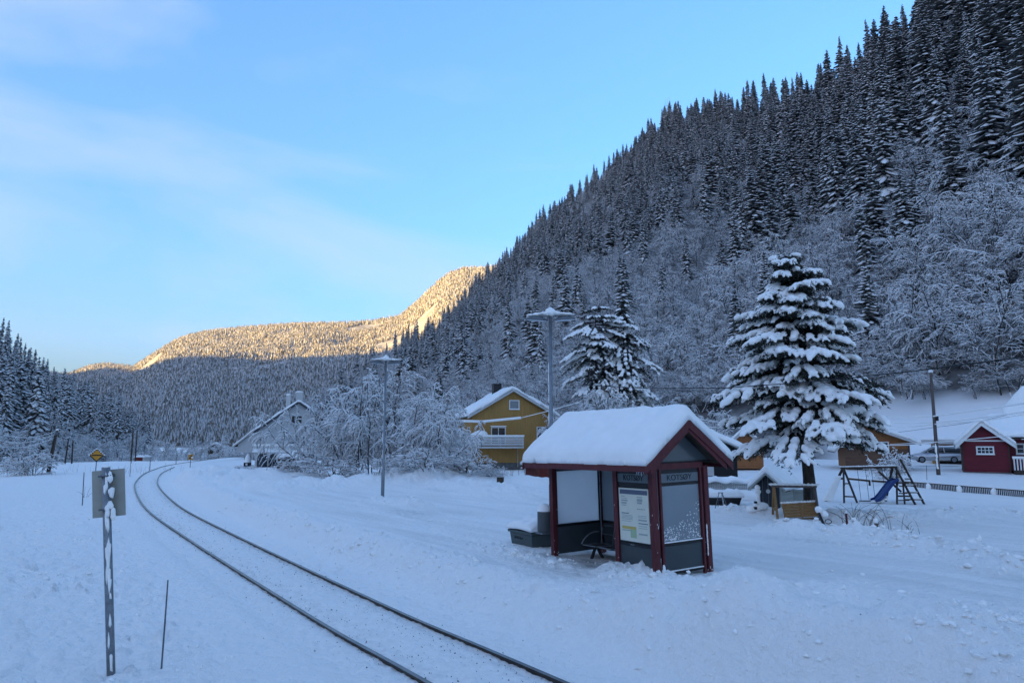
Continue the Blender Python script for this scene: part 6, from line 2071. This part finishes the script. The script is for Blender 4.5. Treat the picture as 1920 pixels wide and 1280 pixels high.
# big bare trees low on the slope, right
for i, (px, py, Y, h, k, lab) in enumerate([(1700, 735, 100, 13, 0, 'leaning frosted tree at the edge of the bare slope left of the utility pole'), (1770, 720, 97, 15, 2, 'tall frosted tree rising behind the utility pole'), (1840, 705, 95, 15, 1, 'wide frosted tree above the red house'), (1905, 690, 92, 17, 2, 'large frosted tree cut by the edge of the photo'), (1590, 750, 108, 13, 0, 'frosted tree looming behind the big snowy tree'), (1880, 640, 108, 15, 0, 'frosted tree higher on the slope at the photo edge'), (1800, 640, 112, 14, 1, 'frosted tree in the second row above the garage')]):
    P_ = at(px, py, Y)
    o = tree_thing('frosted_tree', BUSH[k], lab, 'tree', P_, rnd.random() * 6.28, (h / 8 * .95, h / 8 * .95, h / 8))
# the front row along the foot of the slope
fr_i = [i for i in range(len(hx)) if hr[i] < 175 and 1180 < bxp[i] < 2000 and byp[i] < 742 and not 1590 < bxp[i] < 1690]
rnd.shuffle(fr_i)
roots = {}
for i in fr_i[:64]:
    k = rnd.randrange(3)
    h = rnd.uniform(9, 14.5)
    where = ['above the shelter gable', 'left of the big snowy tree', 'behind the big snowy tree', 'above the wide brown cabin', 'by the utility pole', 'above the red house'][int(np.searchsorted([1330, 1430, 1580, 1690, 1790], bxp[i]))]
    row = 'front row' if hr[i] < 120 else 'second row' if hr[i] < 148 else 'third row'
    lab = f"{'tall' if h > 12.6 else 'middling' if h > 10.8 else 'low'} {['round', 'arching', 'slim'][k]} rime-white tree, {row}, {where}"
    sc = (h / 8 * rnd.uniform(.8, 1.0),) * 2 + (h / 8,)
    loc = (hx[i], hy[i], hz_[i] - .3)
    if k not in roots: roots[k] = tree_thing('frosted_tree', BUSH[k], lab, 'tree', loc, rnd.random() * 6.28, sc, 'rime-white trees along the slope foot')
    else: dup(roots[k], loc, rnd.random() * 6.28, sc, (rnd.gauss(0, .06), rnd.gauss(0, .06)), lab, 'rime-white trees along the slope foot')
# separate conifers
SP2 = spruce_mesh(400, 14, 2.2, .5, 8, .75, .85, .85, low=.02)
SP3 = spruce_mesh(401, 9, 1.8, .55, 8, .95, 1.0, .75, low=.12)
for px, pyb, pyt, Y, me_, H0, sx, lab in ((1636, 715, 487, 118, SP2, 14, 1.15, 'lone pointed spruce with snowy boughs right of the big tree'), (1440, 640, 470, 112, SP2, 14, 1.15, 'spruce top just behind the left shoulder of the big tree'),
        (862, 752, 690, 105, SP2, 14, 1.0, 'slim small spruce above the left eave of the yellow house'), (1003, 690, 605, 140, SP2, 14, 1.1, 'snowy spruce just left of the tall lamp head'), (998, 740, 665, 120, SP2, 14, 1.0, 'small spruce below the tall lamp head'), (955, 720, 625, 150, SP2, 14, 1.0, 'slim spruce above the yellow house ridge'), (918, 720, 640, 160, SP2, 14, .95, 'dark slim spruce above the yellow house roof')):
    for Y in np.arange(80, 420, 1.0):          # where that line of sight meets the slope
        a = at(px, pyb, Y)
        if hill_right(math.degrees(math.atan2(a.x, a.y)), math.hypot(a.x, a.y)) >= a.z: break
    h = at(px, pyt, Y).z - a.z
    tree_thing('spruce_tree', me_, lab, 'spruce', a, rnd.random() * 6.28, (h / H0 * sx, h / H0 * sx, h / H0))

# ------------------------------------------------------------------ conifers carrying heavy snow: pads and fingers of snow on dark needle sprays
def laden_tree(name, label, base_p, H, prof, nlev, seed, trunk_r, per=(5, 8), finger=1.0, pad=1.0, voxel=.05, low=.12, droop=.35, lean=(0, 0), tuft=26):
    r = random.Random(seed)
    o = thing(name, label, 'tree', base_p)
    # trunk
    tp_ = MB()
    P_ = []
    for k in range(13):
        t_ = k / 12
        P_.append((lean[0] * t_ + .05 * math.sin(t_ * 9), lean[1] * t_, -.4 + (H * .96 + .4) * t_))
    RR_ = [trunk_r * (1.0 - .93 * (k / 12) ** .85) * (1.25 if k == 0 else 1) for k in range(13)]
    tp_.tube(P_, RR_, 14)
    tp_.v = [(x * (1 + .12 * math.sin(7 * math.atan2(y, x) + z * 2)), y * (1 + .12 * math.sin(5 * math.atan2(y, x) + z * 3)), z) for x, y, z in tp_.v]
    tr_ = tp_.build('trunk', bark, o, smooth=True)
    br, nd, sn_ = MB(), [], MB()
    for lv in range(nlev):
        f = low + (0.985 - low) * (lv / (nlev - 1)) ** .92
        n = r.randint(*per)
        if f > .85: n = max(3, n - 3)
        a0 = r.random() * 6.28
        f0 = f
        for i in range(n):
            a = a0 + 6.283 * (i + r.uniform(-.45, .45)) / n
            f = min(.985, max(low, f0 + r.uniform(-.5, .5) / nlev * 1.6))
            L = np.interp(f, prof[0], prof[1]) * r.uniform(.42, 1.25)
            z0 = H * f
            heavy = r.random() < pad
            c, s = math.cos(a), math.sin(a)
            dr = droop * r.uniform(.5, 1.3) * (1.2 - .7 * f)
            ctr = Vector((lean[0] * f, lean[1] * f, 0))
            def at_(t_, side=0.0):
                rad = L * t_
                return ctr + Vector((c * rad - s * side, s * rad + c * side, z0 + .12 * L * t_ - L * dr * t_ ** 1.8))
            pts = [at_(t_) for t_ in (0, .3, .6, .85, 1.0)]
            br.tube(pts, [.045 * (L / 2.2) + .012, .035 * (L / 2.2) + .01, .022, .015, .008], 5)
            # side shoots, each with needles under and snow over
            for t_ in np.linspace(.30, 1.0, max(3, int(2 + L * 2.6))):
                for sd in ((-1, 1) if t_ < .97 else (0,)):
                    if r.random() < .10: continue
                    sl_ = sd * L * (.26 * (1.15 - t_ * .65)) * r.uniform(.6, 1.25)
                    q = at_(t_, sl_) - Vector((0, 0, .10 * abs(sl_)))
                    dirv = (Vector((c, s, 0)) + Vector((-s, c, 0)) * sd * .8).normalized()
                    b0 = at_(max(0, t_ - .08))
                    br.tube([b0, q], [.012, .006], 4, 0, False)
                    # needles
                    for k in range(tuft):
                        u = r.random()
                        w = b0.lerp(q, .25 + .95 * u) + Vector((r.gauss(0, .10), r.gauss(0, .10), r.gauss(-.07, .07)))
                        dd = (dirv + Vector((r.gauss(0, .6), r.gauss(0, .6), r.gauss(-.55, .5)))).normalized()
                        ln = r.uniform(.06, .16)
                        sdv = dd.cross(Vector((r.gauss(0, 1), r.gauss(0, 1), r.gauss(0, 1)))).normalized() * ln * .20
                        nd.append((w - sdv, w + sdv, w + dd * ln))
                    if r.random() < (.82 if heavy else .7) and t_ > .3:
                        k = r.uniform(.75, 1.3)
                        sz_ = (.095 + .036 * L) * k * (1 if heavy else .62)
                        rot = Matrix.Rotation(math.atan2(dirv.y, dirv.x), 4, 'Z') @ Matrix.Rotation(.35 + dr * .9, 4, 'Y')
                        sn_.blob(q + Vector((0, 0, .06)), (sz_ * 1.25, sz_ * .85, sz_ * .52), rot, 1, .10)
                        for _ in range(int(2 * finger + r.random())):
                            aa_ = r.gauss(0, .55)
                            d2 = Vector((dirv.x * math.cos(aa_) - dirv.y * math.sin(aa_), dirv.x * math.sin(aa_) + dirv.y * math.cos(aa_), 0))
                            rot2 = Matrix.Rotation(math.atan2(d2.y, d2.x), 4, 'Z') @ Matrix.Rotation(.75 + .3 * r.random(), 4, 'Y')
                            sn_.blob(q + d2 * sz_ * 1.15 - Vector((0, 0, sz_ * .40)), (sz_ * .75, sz_ * .36, sz_ * .33), rot2, 1, .08)
            # bridge of snow along the bough
            if heavy:
                for t_ in (.62, .76, .9, 1.02):
                    sn_.blob(at_(t_) + Vector((0, 0, .09)), ((.14 + .045 * L) * r.uniform(.7, 1.2), (.12 + .045 * L) * r.uniform(.7, 1.2), .09 + .02 * L), Matrix.Rotation(a, 4, 'Z') @ Matrix.Rotation(.3 + dr * t_, 4, 'Y'), 1, .12)
    br.build('branches', bark, o)
    nv = np.array([[tuple(q) for q in t3] for t3 in nd]).reshape(-1, 3)
    me = np_mesh('needles', nv, np.arange(len(nv)).reshape(-1, 3), None, [needle])
    link('needles', me, o)
    so_ = sn_.build('snow', snow, o, smooth=True)
    so_['kind'] = 'stuff'
    rm = so_.modifiers.new('merge', 'REMESH')
    rm.mode = 'VOXEL'
    rm.voxel_size = voxel
    rm.use_smooth_shade = True
    print(name, len(nd), 'needles', len(sn_.f), 'snow faces')
    return o
p = on_ground(1522, 976, 27.5)
hb = at(1525, 478, 27.5).z - p.z
prof = ([0, .10, .20, .30, .42, .55, .68, .80, .90, 1.0], [1.7, 2.3, 2.6, 2.7, 2.7, 2.45, 2.1, 1.65, 1.1, .38])
laden_tree('snowy_conifer', 'big snow-laden conifer with thick bare trunk standing by the wooden swing', p, hb, prof, 23, 5, .27, (7, 10), 1.0, .95, .04, .295, .40, (-.35, 0), 80)
Y = 78
a = at(1118, 735, Y); h = at(1118, 575, Y).z - a.z
laden_tree('snowy_conifer', 'round-topped snowy conifer just right of the tall lamp head', a, h, ([0, .3, .6, .85, 1], [2.8, 3.2, 3.4, 2.7, 1.3]), 13, 8, .2, (6, 8), 1.3, .7, .08, .02, .6, (0, 0), 50)
a = at(1172, 735, Y); h = at(1172, 562, Y).z - a.z
laden_tree('snowy_conifer', 'pointed snowy conifer with drooping boughs right of the round-topped one', a, h, ([0, .3, .6, .85, 1], [3.9, 3.6, 2.7, 1.5, .3]), 14, 9, .2, (6, 8), 1.6, .7, .08, .02, .9, (0, 0), 50)

# mast on the crest
a = at(1252, 196, 505)
am = thing('antenna_mast', 'tiny pale antenna mast among the spruces on the hill crest', 'antenna', a)
for dx in (-1.4, 0, 1.6):
    MB().tube([(dx, 0, -14), (dx, 0, 5 + .6 * dx)], .07, 5).build('aerial', steel, am)
MB().bx(-1.5, 1.7, -.1, .1, -1, -.8).build('crossbar', steel, am)
# ------------------------------------------------------------------ thin winter haze over the whole valley
hm = bpy.data.materials.new('haze')
hm.use_nodes = True
t = hm.node_tree
t.nodes.clear()
o_ = t.nodes.new('ShaderNodeOutputMaterial')
v_ = t.nodes.new('ShaderNodeVolumePrincipled')
v_.inputs['Color'].default_value = (0.88, 0.92, 1.0, 1)
v_.inputs['Density'].default_value = 0.00003
t.links.new(v_.outputs[0], o_.inputs['Volume'])
tag(MB().bx(-4300, 4300, -4300, 4300, -34, 640).build('haze', hm), 'thin winter haze filling the valley', kind='stuff')
